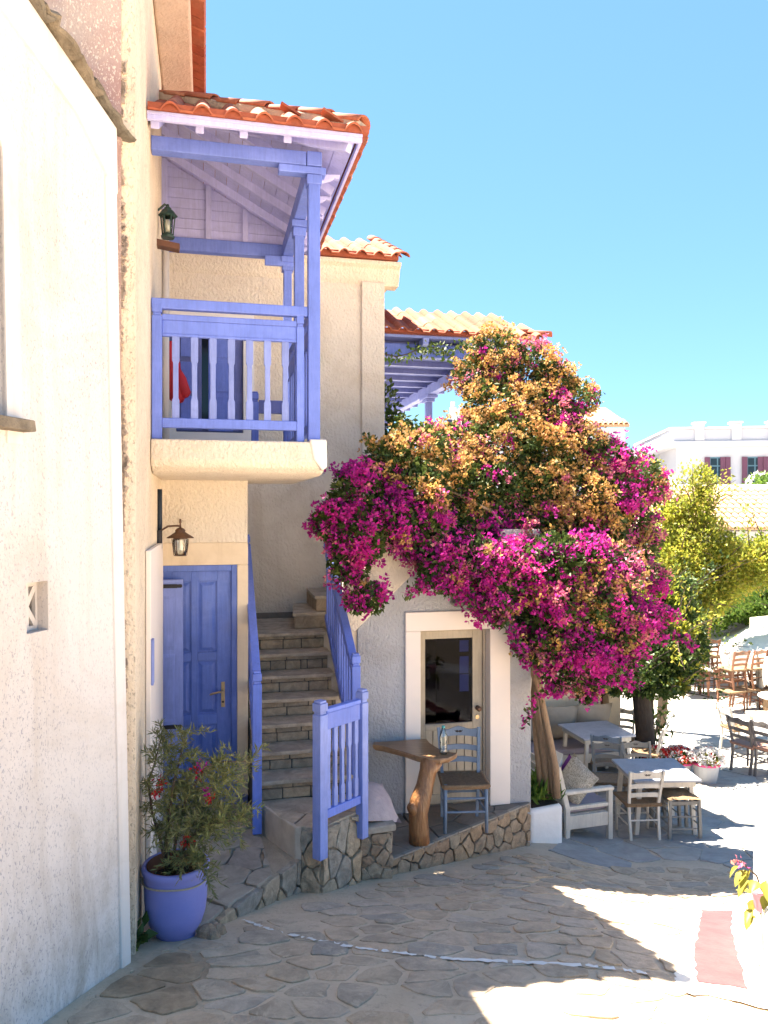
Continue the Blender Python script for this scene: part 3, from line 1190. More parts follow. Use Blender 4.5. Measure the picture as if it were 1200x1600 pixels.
# ================================================================== BALCONY
bal = thing('balcony', 'periwinkle blue wooden balcony with tiled hipped roof on slender posts', 'balcony', (.2, 6.2, .28), house=True)
BFr, BRr, BA = 6.2, 8.27, .845
mb = MB()
prof = [(6.10, .56), (8.32, .56), (8.32, .30), (6.35, .30), (6.22, .315), (6.13, .35), (6.10, .40)]
mb.prism_x(prof, AW + .004, .925)
mb.build('floor_slab', M_cream, bal, bevel=.014, seg=2)
mb = MB()
mb.prism_y([(.80, .58), (.935, .58), (.94, .36), (.90, .33), (.83, .42)], 6.085, 6.24)
mb.build('slab_corner', M_trim, bal, bevel=.012, label='whitewashed slab corner under the post')


def notched(mb_, x, y, z0, z1, w=.05, t=.03, n=None, along='x'):
    """flat baluster with chamfered waist"""
    h = z1 - z0
    p = [(-w / 2, 0), (w / 2, 0), (w / 2, .22 * h), (w * .36, .25 * h), (w * .36, .68 * h), (w / 2, .71 * h), (w / 2, h), (-w / 2, h), (-w / 2, .71 * h), (-w * .36, .68 * h), (-w * .36, .25 * h), (-w / 2, .22 * h)]
    if along == 'x':
        mb_.extrude(p, lambda u, v: (x + u, y - t / 2, z0 + v), lambda u, v: (x + u, y + t / 2, z0 + v))
    else:
        mb_.extrude(p, lambda u, v: (x - t / 2, y + u, z0 + v), lambda u, v: (x + t / 2, y + u, z0 + v))


def post(name, parent, x, y, z0, z1, w, cap=True, mat=None):
    mb_ = MB()
    mb_.box(x - w / 2, x + w / 2, y - w / 2, y + w / 2, z0, z1 - (.11 if cap else 0))
    if cap:
        h = w / 2
        for r_, za, zb in ((h * .78, z1 - .11, z1 - .085), (h * 1.0, z1 - .085, z1 - .02), (h * .8, z1 - .02, z1)):
            mb_.box(x - r_, x + r_, y - r_, y + r_, za, zb)
    return mb_.build(name, mat or M_blue, parent, bevel=.006)


post('railing_post', bal, -.375, BFr, .565, 1.63, .075)
post('railing_post', bal, .735, BFr, .565, 1.60, .06)
for i, (y, w) in enumerate(((BFr, .095), (7.22, .09), (BRr, .085))):
    p_ = post('roof_post', bal, BA, y, .575 if i == 0 else .565, 2.70, w, False)
    mb = MB()
    if i:
        mb.box(BA - .075, BA + .075, y - .09, y + .09, 2.66, 2.72)
    mb.box(BA - .060, BA + .060, y - .062, y + .062, 2.64 if i == 0 else 2.58, 2.715 if i == 0 else 2.66)
    mb.build('post_capital', M_blue, p_, bevel=.006)
mb = MB()
mb.box(AW + .003, BA - .05, BFr - .035, BFr + .035, 1.575, 1.655)
mb.build('top_rail', M_blue, bal, bevel=.008)
mb = MB()
for z0, z1, t in ((1.49, 1.535, .05), (1.385, 1.49, .035), (1.365, 1.385, .045)):
    mb.box(-.337, .705, BFr - t / 2, BFr + t / 2, z0, z1)
mb.build('middle_rail', M_blue, bal, bevel=.005)
mb = MB()
mb.box(-.337, .705, BFr - .028, BFr + .028, .655, .73)
mb.build('bottom_rail', M_blue, bal, bevel=.006)
for k in range(7):
    mb = MB()
    notched(mb, -.337 + (k + .72) * 1.042 / 7.35, BFr, .73, 1.366, .056, .03)
    mb.build('baluster', M_bluelt, bal, bevel=.003)
# side railing
for y0, y1 in ((BFr + .05, 7.175), (7.265, BRr - .045)):
    mb = MB()
    mb.box(BA - .03, BA + .03, y0, y1, 1.575, 1.655)
    mb.build('top_rail', M_blue, bal, bevel=.006)
    mb = MB()
    mb.box(BA - .022, BA + .022, y0, y1, 1.37, 1.53)
    mb.build('middle_rail', M_blue, bal, bevel=.006)
    mb = MB()
    mb.box(BA - .026, BA + .026, y0, y1, .655, .73)
    mb.build('bottom_rail', M_blue, bal, bevel=.006)
    n = 6
    for k in range(n):
        mb = MB()
        notched(mb, BA, y0 + (k + .5) * (y1 - y0) / n, .73, 1.37, .056, .03, along='y')
        mb.build('baluster', M_blue, bal, bevel=.003)
# rear inner rail (gate across the back)
post('railing_post', bal, .50, BRr, .565, 1.28, .075)
mb = MB()
mb.box(.54, .80, BRr - .03, BRr + .03, 1.05, 1.19)
mb.build('gate_rail', M_navy, bal, bevel=.006)
# roof structure
ZE = 2.86
PT = math.tan(R(29))
EF, ER = 5.76, 1.135       # eave lines (front b, right a)
EB = 8.55


def roof_z(a, b):
    return ZE + min((ER - a), (b - EF)) * PT


mb = MB()
mb.box(AW + .003, .78, BFr - .055, BFr + .055, 2.785, 2.895)
mb.build('front_beam', M_blue, bal, bevel=.006)
mb = MB()
mb.box(.56, .94, BFr - .05, BFr + .05, 2.722, 2.783)
mb.build('beam_bracket', M_blue, bal, bevel=.008)
mb = MB()
mb.box(BA - .055, BA + .055, BFr + .06, 8.24, 2.725, 2.875)
mb.build('side_beam', M_blue, bal, bevel=.006)
mb = MB()
mb.box(BA - .06, BA + .06, BFr - .06, BFr + .058, 2.786, 2.90)
mb.build('corner_block', M_blue, bal, bevel=.006)
mb = MB()
mb.box(-.52, .86, 8.25, 8.36, 2.725, 2.86)
mb.build('rear_beam', M_blue, bal, bevel=.006)
mb = MB()
mb.box(.60, .90, 8.20, 8.245, 2.62, 2.72)
mb.build('beam_bracket', M_blue, bal, bevel=.006)
# sheathing planks on both slopes (each plank its own piece), rafters below
th_ = .018
pw = .115
k = 0
b = EF + .02
while b < EB - .02:                      # right slope: planks run with the eave? no: short boards between rafters run along b
    b += pw
na = int((ER - (-.50)) / pw)
for i in range(na):
    a1 = ER - .02 - i * pw
    a0 = a1 - pw + .004
    am = max(a0, -.50)
    bs = EF + (ER - a1)          # hip line start
    be = EF + (ER - am)
    mb = MB()
    pl = [(a1, bs + .004), (a1, EB), (am, EB), (am, be + .004)]
    dz = random.uniform(0, .003)
    mb.extrude(pl, lambda x, y: (x, y, ZE + (ER - x) * PT - .02 - dz), lambda x, y: (x, y, ZE + (ER - x) * PT - .002 - dz))
    mb.build('soffit_plank', M_lav, bal)
nb = int((ER + .50) / pw)
for i in range(nb):
    b0 = EF + .02 + i * pw
    b1 = b0 + pw - .004
    mb = MB()
    pl = [(AW - .0, b0), (ER - (b0 - EF), b0), (max(AW, ER - (b1 - EF)), b1), (AW, b1)]
    dz = random.uniform(0, .003)
    mb.extrude(pl, lambda x, y: (x, y, ZE + (y - EF) * PT - .02 - dz), lambda x, y: (x, y, ZE + (y - EF) * PT - .002 - dz))
    mb.build('soffit_plank', M_lav, bal)
for bb in (6.72, 7.2, 7.65, 8.1):          # jack rafters, right slope
    ah = max(-.50, ER - (bb - EF))
    p0 = Vector((ER - .05, bb, ZE + .05 * PT - .06))
    p1 = Vector((ah, bb, ZE + (ER - ah) * PT - .06))
    mb = MB()
    mb.beam(p0, p1, .055, .085)
    mb.build('rafter', M_lav, bal, bevel=.004)
for aa in (-.37, -.05, .27, .6):         # front slope rafters with tails over the beam
    bh = EF + (ER - aa)
    mb = MB()
    mb.beam((aa, EF + .09, ZE + .09 * PT - .06), (aa, min(bh, 7.5), ZE + (min(bh, 7.5) - EF) * PT - .06), .06, .085)
    mb.build('rafter', M_lav, bal, bevel=.004)
mb = MB()
mb.beam((ER - .06, EF + .06, ZE + .06 * PT - .075), (-.42, EF + ER + .42, ZE + (ER + .42) * PT - .075), .06, .10)
mb.build('hip_rafter', M_lav, bal, bevel=.004)
for k in range(5):                       # scrolled rafter tails under the right eave
    bb = 6.35 + k * .45
    mb = MB()
    pr = [(BA + .06, 2.80), (ER - .05, ZE - .045), (ER - .06, ZE - .085), (ER - .10, ZE - .075), (ER - .13, ZE - .095), (BA + .06, 2.73)]
    mb.prism_y(pr, bb - .025, bb + .025)
    mb.build('rafter_tail', M_lav, bal, bevel=.004)
# gable infill above the rear beam: boards and studs
zz0 = 2.865
z = zz0
while z < 3.62:
    z1 = z + .105
    at = lambda q: min(.86, ER - (q - ZE + .05) / PT)
    mb = MB()
    mb.prism_y([(-.53, z), (at(z), z), (max(-.53, at(z1)), z1 - .004), (-.53, z1 - .004)], 8.30, 8.32)
    mb.build('gable_board', M_lav, bal)
    z = z1
for aa in (-.43, .02, .40):
    mb = MB()
    mb.box(aa - .03, aa + .03, 8.262, 8.298, 2.862, ZE + (ER - aa) * PT - .05)
    mb.build('gable_stud', M_lav, bal, bevel=.003)
# eave boards
mb = MB()
mb.box(AW + .003, ER + .02, EF - .025, EF + .01, ZE - .045, ZE + .0)
mb.box(AW + .003, ER + .02, EF - .04, EF - .026, ZE - .012, ZE + .012)
mb.build('fascia', M_lav, bal, bevel=.004)
mb = MB()
mb.box(ER - .005, ER + .02, EF + .012, EB, ZE - .045, ZE + .0)
mb.build('fascia', M_lav, bal, bevel=.004)


def tile_mesh(mat, w=.225, L=.40, h=.055, name='roof_tile', n=8):
    """interlocking tile: flat pan and one raised roll; local x across, y up the slope"""
    mb_ = MB()
    xs = [0, .40 * w] + [.40 * w + (.60 * w) * t for t in np.linspace(.08, 1, n)]
    zs = [.004, .0] + [h * math.sin(math.pi * t) ** .8 if 0 < t < 1 else 0 for t in np.linspace(.08, 1, n)]
    top, bot = [], []
    for y, dz in ((0, 0), (L, .0)):
        for x, z_ in zip(xs, zs):
            top.append((x, y, z_ + .016 + dz))
        for x, z_ in zip(xs, zs):
            bot.append((x, y, z_ + dz))
    m_ = len(xs)
    vs = top + bot
    o2 = 2 * m_
    fs = []
    for i in range(m_ - 1):
        fs += [(i, i + 1, m_ + i + 1, m_ + i), (o2 + i, o2 + m_ + i, o2 + m_ + i + 1, o2 + i + 1), (i, o2 + i, o2 + i + 1, i + 1), (m_ + i, m_ + i + 1, o2 + m_ + i + 1, o2 + m_ + i)]
    fs += [(0, m_, o2 + m_, o2), (m_ - 1, o2 + m_ - 1, o2 + 2 * m_ - 1, 2 * m_ - 1)]
    mb_.add(vs, fs)
    return mb_.mesh(name, mat, False)


def barrel_mesh(mat, r0=.095, r1=.075, L=.42, n=8, th=.016, name='roof_tile'):
    mb_ = MB()
    vs = []
    for y, r in ((0, r0), (L, r1)):
        for rr in (r, r - th):
            for k in range(n + 1):
                t = math.pi * k / n
                vs.append((rr * math.cos(t), y, rr * math.sin(t) * .8))
    q = n + 1
    fs = []
    for k in range(n):
        fs += [(k, k + 1, 2 * q + k + 1, 2 * q + k), (q + k, 3 * q + k, 3 * q + k + 1, q + k + 1), (k, q + k, q + k + 1, k + 1), (2 * q + k, 2 * q + k + 1, 3 * q + k + 1, 3 * q + k)]
    fs += [(0, 2 * q, 3 * q, q), (n, q + n, 3 * q + n, 2 * q + n)]
    mb_.add(vs, fs)
    return mb_.mesh(name, mat, True)


def put(me, parent, loc, M3, name='roof_tile'):
    o = bpy.data.objects.new(name, me)
    COL.objects.link(o)
    o.parent = parent
    o.matrix_local = Matrix.Translation(Vector(loc) - OFF[parent]) @ M3.to_4x4()
    OFF[o] = Vector(loc)
    return o


TILE = tile_mesh(M_tile)
RIDGE = barrel_mesh(M_tile, .085, .068, .40)
BARP = barrel_mesh(M_tilepale)


def slope_M(xd, yd):
    xd, yd = Vector(xd).normalized(), Vector(yd).normalized()
    zd = xd.cross(yd).normalized()
    yd = zd.cross(xd)
    return Matrix((xd, yd, zd)).transposed()


def jit(M3, a=.02):
    return M3 @ Matrix.Rotation(random.uniform(-a, a), 3, 'Z') @ Matrix.Rotation(random.uniform(-a, a) * .6, 3, 'Y')


Mf = slope_M((1, 0, 0), (0, 1, PT))
stepb = .33 * math.cos(math.atan(PT))
for row in range(5):
    b0 = EF - .07 + row * stepb
    a = AW + .01
    while a + .2 < ER + .05 - row * stepb:
        put(TILE, bal, (a, b0, ZE + (b0 - EF) * PT + .022 + .018 + random.uniform(-.003, .004)), jit(Mf, .015))
        a += .222
Mr = slope_M((0, 1, 0), (-1, 0, PT))
for row in range(2):
    a0 = ER + .07 - row * stepb
    b = EF + .02 + row * stepb
    while b < EB:
        put(TILE, bal, (a0, b, ZE + (ER - a0) * PT + .04), jit(Mr, .015))
        b += .222
mb = MB()
mb.extrude([(ER - .55, EF + .55), (ER - .55, EB), (-.5, EB), (-.5, EF + ER + .5)], lambda x, y: (x, y, ZE + (ER - x) * PT), lambda x, y: (x, y, ZE + (ER - x) * PT + .06))
mb.build('roof_slope', M_tile, bal)
mb = MB()  # strips widened so the roof's cast shadow keeps a straight edge
mb.box(AW + .01, ER + .066, EF - .066, EF + .02, ZE + .014, ZE + .060)
mb.box(ER + .0, ER + .066, EF + .021, EB, ZE + .014, ZE + .060)
mb.build('eave_filler', M_tile, bal)
hp = Vector((ER + .03, EF - .03, ZE + .085))
hq = Vector((-.42, EF + ER + .42, ZE + (ER + .42) * PT + .085))
hd = (hq - hp).normalized()
Mh = slope_M(hd.cross(Vector((0, 0, 1))), hd)
L = (hq - hp).length
k = 0
while k * .33 < L - .2:
    put(RIDGE, bal, hp + hd * (k * .33) + Vector((0, 0, .012 * (k % 2))), jit(Mh, .03), 'ridge_tile')
    k += 1
mb = MB()
mb.beam(hp + hd * .02 - Vector((0, 0, .02)), hq - Vector((0, 0, .02)), .14, .08)
mb.build('ridge_mortar', M_mortar, bal, bevel=.02)

# lantern, wooden block and red cover on the balcony
ln = thing('green_lantern', 'small dark green lantern under the balcony roof', 'lantern', (-.36, 7.05, 2.42), house=True)
LC = (-.335, 7.05, 2.42)
mb = MB()
mb.lathe([(.055, 0), (.06, .02), (.045, .03), (.045, .04)], 8, LC)
mb.lathe([(.058, .19), (.085, .20), (.05, .245), (.03, .25), (.03, .27), (.012, .285), (.012, .30)], 8, LC)
for k in range(6):
    t = k * math.pi / 3
    mb.tube([(LC[0] + .045 * math.cos(t), LC[1] + .045 * math.sin(t), LC[2] + .03), (LC[0] + .062 * math.cos(t), LC[1] + .062 * math.sin(t), LC[2] + .20)], .006, 5)
mb.build('lantern_cage', M_verd, ln)
mb = MB()
mb.lathe([(.036, .04), (.05, .19)], 10, LC)
mb.build('lantern_glass', M_glass, ln, smooth=True)
mb = MB()
mb.lathe([(.02, .05), (.03, .10), (.02, .15), (.006, .17)], 10, LC)
mb.build('bulb', M_bulb, ln, smooth=True)
mb = MB()
mb.tube([(AW, 7.05, 2.66), (-.36, 7.05, 2.72), (-.335, 7.05, 2.70)], .01, 6)
mb.build('bracket', M_verd, ln)
MB().obox((-.33, 6.95, 2.32), (.20, .11, .055), Matrix.Rotation(R(8), 3, 'Y')).build('wooden_block', M_box, None, bevel=.006, label='short brown wooden plank end sticking from the wall under the green lantern', cat='plank')

rb = thing('red_cover', 'rolled red canvas cover with blue strap hanging behind the balcony balusters', 'cover', (-.30, 8.9, .9), house=True)
mb = MB()
mb.tube([(-.50, 9.36, 2.16), (-.47, 9.34, 2.08), (-.44, 9.33, 1.9), (-.40, 9.33, 1.6), (-.335, 9.33, 1.35), (-.32, 9.33, 1.28)], [.05, .10, .12, .115, .105, .05], 10)
mb.tube([(-.38, 9.31, 1.72), (-.31, 9.30, 1.55), (-.25, 9.30, 1.38), (-.24, 9.30, 1.34)], [.05, .08, .075, .03], 10)
mb.build('cover', M_red, rb, smooth=True)
mb = MB()
mb.tube([(-.58, 9.30, 2.02), (-.45, 9.215, 2.0), (-.32, 9.28, 2.02)], .025, 6)
mb.build('strap', M_strap, rb)

# ================================================================== MIDDLE HOUSE
BM, AMR = 9.6, 2.21
mh = thing('middle_house', 'cream roughcast house with tiled eave standing behind the stairs and balcony', 'house', (.8, BM, -1.4), house=True)
ZM = 3.15
W0, W1, WZ0, WZ1 = -.36, .44, .97, 2.33
mb = MB()
mb.box(-.53, W0, BM, BM + 3.4, -3.3, ZM)
mb.box(W1, AMR, BM, BM + 3.4, -3.3, ZM)
mb.box(W0, W1, BM, BM + 3.4, -3.3, WZ0)
mb.box(W0, W1, BM, BM + 3.4, WZ1, ZM)
mb.box(W0, W1, BM + .5, BM + 3.4, WZ0, WZ1)
mb.build('wall', M_cream, mh)
mb = MB()
mb.box(1.915, AMR + .004, BM - .05, BM + .2, -3.3, ZM - .22)
mb.build('pilaster', M_cream, mh, bevel=.012)
mb = MB()
cove = [(BM - .001, ZM - .25), (BM - .03, ZM - .20), (BM - .09, ZM - .06), (BM - .16, ZM - .03), (BM - .16, ZM + .02), (BM + .2, ZM + .02), (BM + .2, ZM - .25)]
mb.prism_x(cove, -.529, AMR + .20)
mb.build('cornice', M_cream, mh, bevel=.01)
mb = MB()
mb.box(AMR + .004, AMR + .20, BM + .21, BM + 3.3, ZM - .12, ZM + .02)
mb.build('side_cornice', M_creams, mh, bevel=.02)
PT2 = math.tan(R(25))
M2 = slope_M((1, 0, 0), (0, 1, PT2))
for row in range(4):
    b0 = BM - .25 + row * .32
    a = -.5
    while a < AMR + .1:
        put(TILE, mh, (a, b0, ZM + .035 + row * .32 * PT2 + random.uniform(-.004, .004)), jit(M2, .02))
        a += .222
mb = MB()
mb.extrude([(-.5, BM - .1), (AMR + .2, BM - .1), (AMR + .2, BM + 3.3), (-.5, BM + 3.3)], lambda x, y: (x, y, ZM + .015 + (y - BM) * PT2 * .9), lambda x, y: (x, y, ZM + .04 + (y - BM) * PT2 * .9))
mb.build('roof_slope', M_tile, mh)
e0 = Vector((AMR + .20, BM - .26, ZM + .05))
ed = Vector((0, 1, PT2)).normalized()
Me = slope_M((1, 0, 0), ed)
for k in range(6):
    put(RIDGE, mh, e0 + ed * (k * .34), jit(Me, .03), 'ridge_tile')
mb = MB()
mb.box(-.5, AMR + .15, BM - .20, BM - .1, ZM + .03, ZM + .10)
mb.build('eave_filler', M_tile, mh)
# shuttered window with white surround
mb = MB()
for x0, x1, z0, z1 in ((W0 - .13, W0, WZ0 - .12, WZ1 + .12), (W1, W1 + .13, WZ0 - .12, WZ1 + .12), (W0, W1, WZ1, WZ1 + .12), (W0, W1, WZ0 - .12, WZ0)):
    mb.box(x0, x1, BM - .02, BM + .2, z0, z1)
mb.build('window_surround', M_whitew, mh)
mb = MB()
mb.box(W0, W1, BM + .19, BM + .22, WZ0, WZ1)
wn_ = mb.build('window', M_navy, mh)
mb = MB()
mb.box(W0 + .07, W1 - .07, BM + .18, BM + .188, WZ0 + .07, WZ1 - .07)
mb.build('pane', M_pane, wn_)
for x0, x1, yy in ((W0 + .0, W0 + .30, BM + .05), (W0 + .38, W1 - .12, BM + .02), (W1 - .11, W1 - .005, BM + .05)):
    mb = MB()
    mb.box(x0, x1, yy, yy + .035, WZ0 + .02, WZ1 - .02)
    s_ = mb.build('shutter', M_blue if x1 < W1 - .05 and x0 > 0 else M_navy, mh, bevel=.004)
    if x1 - x0 > .2:
        for q in range(3):
            mb = MB()
            zq = WZ0 + .08 + q * .42
            mb.box(x0 + .05, x1 - .05, yy - .012, yy, zq, zq + .36)
            mb.build('shutter_panel', M_blue, s_, bevel=.008)
mb = MB()
mb.box(1.33, 1.385, BM - .03, BM + .01, 1.80, 1.97)
mb.build('green_plaque', M_green, None, bevel=.004, label='small green plastic plaque on the cream wall beside the balcony post', cat='sign')

# ================================================================== STAIRCASE
SA0, SA1 = .40, 1.285
st = thing('stone_staircase', 'grey stone staircase climbing between the blue railings', 'stairs', (.85, 6.7, -2.76), house=True)
NB = [6.745 + i * .268 for i in range(8)]    # nosing lines of treads 7..1 and landing (b)
NZ = [-2.35 + i * .1725 for i in range(8)]
NTR = 7
mb = MB()
for i in range(NTR):
    mb.box(SA0, SA1 - .03, NB[i] + .05, NB[i] + .318 if i < NTR - 1 else BM - .002, -3.3, NZ[i] - .036)
mb.build('core', M_jointd, st)
mb = MB()
prof = [(NB[0] + .02, -3.2), (NB[0] + .02, NZ[0] - .05)]
for i in range(NTR):
    prof += [(NB[i] + .02, NZ[i] - .038), ((NB[i + 1] + .02) if i < NTR - 1 else BM - .004, NZ[i] - .038)]
prof += [(BM - .004, -3.2)]
mb.prism_x(prof, SA1 - .03, SA1 + .12)
mb.build('side_wall', M_plast, st)
for i in range(NTR):
    be = (NB[i + 1] + .05) if i < NTR - 1 else BM - .004
    mb = MB()
    n = 10
    front = [(SA0 + (SA1 - SA0) * t / n, NB[i] + random.uniform(-.006, .008)) for t in range(n + 1)]
    mb.prism(front + [(SA1, be), (SA0, be)], NZ[i] - .035, NZ[i])
    mb.build('tread', M_tread, st, bevel=.006)
    # riser stones below this tread: a strip course and a course of uneven blocks
    zlo = (NZ[i - 1] if i else -2.52) + .002
    zhi = NZ[i] - .037
    y0 = NB[i] + .035
    hs = random.choice((.035, .045, 0.03))
    a = SA0 + .005
    while a < SA1 - .03:
        w = random.choice((.24, .34, .42))
        w = min(w, SA1 - .015 - a)
        mb = MB()
        mb.box(a, a + w - .008, y0 + random.uniform(-.006, .004), y0 + .03, zhi - hs, zhi - .002)
        mb.build('riser_stone', M_step, st, bevel=.004, seg=1)
        a += w
    a = SA0 + .005
    while a < SA1 - .03:
        w = random.choice((.07, .20, .25, .30, .16))
        w = min(w, SA1 - .015 - a)
        if w < .03:
            break
        mb = MB()
        mb.box(a, a + w - .010, y0 + random.uniform(-.010, .004), y0 + .03, zlo, zhi - hs - .008)
        mb.build('riser_stone', M_step, st, bevel=.006, seg=1)
        a += w
mb = MB()
mb.box(SA0, 1.1, BM - .025, BM - .005, NZ[6], NZ[6] + .07)
mb.build('skirting_stone', M_dark, st, bevel=.004)
# second flight turning right
for i in range(5):
    mb = MB()
    a0 = .96 + i * .26
    mb.prism([(a0, 8.72 - .1 * (i == 0)), (a0 + .38, 8.66), (a0 + .38, BM - .006), (a0 + .12 * (i == 0), BM - .006)], NZ[6] + .002 + i * .18, NZ[6] + (i + 1) * .18 - .04)
    mb.build('winder_riser', M_step, st, bevel=.006)
    mb = MB()
    mb.prism([(a0 - .025, 8.69 - .1 * (i == 0)), (a0 + .38, 8.64), (a0 + .38, BM - .004), (a0 + .10 * (i == 0), BM - .004)], NZ[6] + (i + 1) * .18 - .039, NZ[6] + (i + 1) * .18)
    mb.build('tread', M_tread, st, bevel=.006)
# bottom landing block
LB = [(.44, 6.79), (.70, 6.175), (.885, 6.075), (1.265, 6.375), (1.285, 6.79)]
mb = MB()
mb.prism([(.455, 6.78), (.705, 6.20), (.885, 6.095), (1.25, 6.385), (1.27, 6.78)], -3.25, -2.565)
mb.build('landing_core', M_joint, st)
pts = jitter_pts(.4, 1.3, 6.05, 6.85, .42, .36, .3)
stones(st, 'landing_slab', M_tread, voro(pts, LB, 1.1, 1.2), lambda x, y, h: (x, y, -2.565 + max(h, -.02)), .042, .006, .008, .05, .002, .004)
mb = MB()
mb.prism([(.428, 6.79), (.688, 6.163), (.74, 6.14), (.745, 6.17), (.715, 6.20), (.46, 6.79)], -2.80, -2.528)
mb.build('plaster_face', M_plast, st, bevel=.01)


def face_map(p, q, zfun=None):
    """stone facing on a vertical plane from p to q (house a,b); local x along, y = height, h = outwards (to the right-hand side)"""
    d = Vector((q[0] - p[0], q[1] - p[1]))
    L_ = d.length
    d /= L_
    nrm = Vector((d.y, -d.x))
    return L_, (lambda x, y, h: (p[0] + d.x * x + nrm.x * h, p[1] + d.y * x + nrm.y * h, y))


def gz_ab(a, b):
    w_ = W(a, b)
    return float(g(w_.x, w_.y))


def faced_wall(parent, name, mat, p, q, z0a, z0b, z1a, z1b, sx, sy, h=.03, gap=.008, jitv=.38):
    L_, fn = face_map(p, q)
    conv = [(0, z0a), (L_, z0b), (L_, z1b), (0, z1a)]
    pts_ = jitter_pts(-.05, L_ + .05, min(z0a, z0b) - .05, max(z1a, z1b) + .05, sx, sy, jitv)
    stones(parent, name, mat, [c for c in voro(pts_, conv, sx / sy * .9, 1.0)], fn, h * .75, gap, .008, .05, .009, .06, .0008)


faced_wall(st, 'wall_stone', M_wall, (.74, 6.155), (.885, 6.08), -3.16, -3.18, -2.53, -2.53, .17, .18, .03)
faced_wall(st, 'wall_stone', M_wall, (.885, 6.08), (1.265, 6.38), -3.18, -3.28, -2.53, -2.53, .21, .24, .03)

# ================================================================== DOOR TERRACE
te = thing('door_terrace', 'flagged stone terrace in front of the blue door with rubble retaining wall', 'terrace', (.0, 6.2, -2.78), house=True)
TP = [(-.415, 5.02), (-.05, 5.20), (.70, 6.15), (.44, 6.80), (.40, 7.49), (-.415, 7.49)]
mb = MB()
mb.prism(TP, -3.35, -2.785)
mb.build('terrace_core', M_joint, te)
pts = jitter_pts(-.42, .75, 5.0, 7.5, .40, .36, .40)
cells = []
for c in voro(pts, [(-.415, 4.9), (.75, 6.1), (.44, 6.80), (.40, 7.49), (-.415, 7.49)], 1.15, 1.2):
    if len(c) > 2:
        c = clip(c, -.05, 5.20, .95 / 1.21, -.75 / 1.21)
        c = clip(c, -.05, 5.20, .18 / .407, -.365 / .407) if len(c) > 2 else c
        cells.append(c)
stones(te, 'flagstone', M_terr, cells, lambda x, y, h: (x, y, -2.785 + max(h, -.02)), .028, .009, .006, .05, .003, .006)
p, q = (-.05, 5.19), (.72, 6.165)
faced_wall(te, 'wall_stone', M_wall, p, q, gz_ab(*p) - .05, gz_ab(*q) - .08, -2.77, -2.77, .21, .24, .035)
mb = MB()
mb.prism([(-.42, 4.93), (-.05, 5.10), (-.03, 5.25), (-.42, 5.25)], -2.95, -2.765)
mb.build('end_slab', M_curb, te, bevel=.03)
for (x, y, r_) in ((.0, 5.12, .07), (.04, 5.07, .05), (.07, 5.15, .06)):
    mb = MB()
    w_ = gz_ab(x, y)
    mb.lathe([(r_ * .6, -.05), (r_, 0), (r_ * .8, r_ * .7), (r_ * .3, r_)], 7, (x, y, w_))
    mb.build('loose_stone', M_curb, te)


# ================================================================== STAIR RAILINGS
def railing_flight(name, label, a, b0, b1, z0, z1, nb_, hgt=.72):
    t = thing(name, label, 'railing', (a, b0, z0 - 1.0), house=True, group='blue stair railings')
    mb_ = MB()
    mb_.beam((a, b0, z0), (a, b1, z1), .075, .06)
    mb_.build('handrail', M_blue, t, bevel=.008)
    mb_ = MB()
    mb_.beam((a, b0, z0 - .09), (a, b1, z1 - .09), .035, .10)
    mb_.build('upper_rail', M_blue, t, bevel=.006)
    mb_ = MB()
    mb_.beam((a, b0, z0 - hgt), (a, b1, z1 - hgt), .05, .07)
    mb_.build('lower_rail', M_blue, t, bevel=.006)
    for k_ in range(nb_):
        f = (k_ + .5) / nb_
        bb_ = b0 + (b1 - b0) * f
        zt = z0 + (z1 - z0) * f
        mb_ = MB()
        notched(mb_, a, bb_, zt - hgt, zt - .10, .05, .028, along='y')
        mb_.build('baluster', M_blue, t, bevel=.003)
    return t


lr = railing_flight('stair_railing', 'long blue railing along the door side of the stairs', .42, 6.72, 8.35, -1.42, -.36, 9, .74)
post('newel_post', lr, .42, 6.66, -2.75, -1.36, .078)
post('newel_post', lr, .42, 8.38, -1.30, -.24, .07)
rr_ = railing_flight('stair_railing', 'sloping blue railing on the open side of the stairs below the bougainvillea', 1.30, 6.84, 8.45, -1.36, -.36, 12, .80)
post('newel_post', rr_, 1.305, 6.79, -2.52, -1.27, .078)
fr_ = thing('stair_railing', 'short level blue railing closing the bottom landing of the stairs', 'railing', (1.06, 6.22, -2.75), house=True, group='blue stair railings')
pL, pR = Vector((.875, 6.035, 0)), Vector((1.275, 6.345, 0))
dv = (pR - pL).normalized()
nv = Vector((dv.y, -dv.x, 0))
ang = math.atan2(dv.y, dv.x)
Rz = Matrix.Rotation(ang, 3, 'Z')


def rpost(c, z0, z1, w):
    mb_ = MB()
    mb_.obox((c.x, c.y, (z0 + z1 - .11) / 2), (w, w, z1 - .11 - z0), Rz)
    mb_.obox((c.x, c.y, z1 - .098), (w * .8, w * .8, .024), Rz)
    mb_.obox((c.x, c.y, z1 - .053), (w * 1.02, w * 1.02, .066), Rz)
    mb_.obox((c.x, c.y, z1 - .01), (w * .82, w * .82, .02), Rz)
    mb_.build('newel_post', M_bluelt, fr_, bevel=.006)


rpost(pL, -2.74, -1.49, .088)
rpost(pR, -2.74, -1.49, .078)
i0, i1 = pL + dv * .046, pR - dv * .041


def rbar(z0, z1, t, name):
    c = (i0 + i1) / 2
    mb_ = MB()
    mb_.obox((c.x, c.y, (z0 + z1) / 2), ((i1 - i0).length, t, z1 - z0), Rz)
    mb_.build(name, M_blue, fr_, bevel=.006)


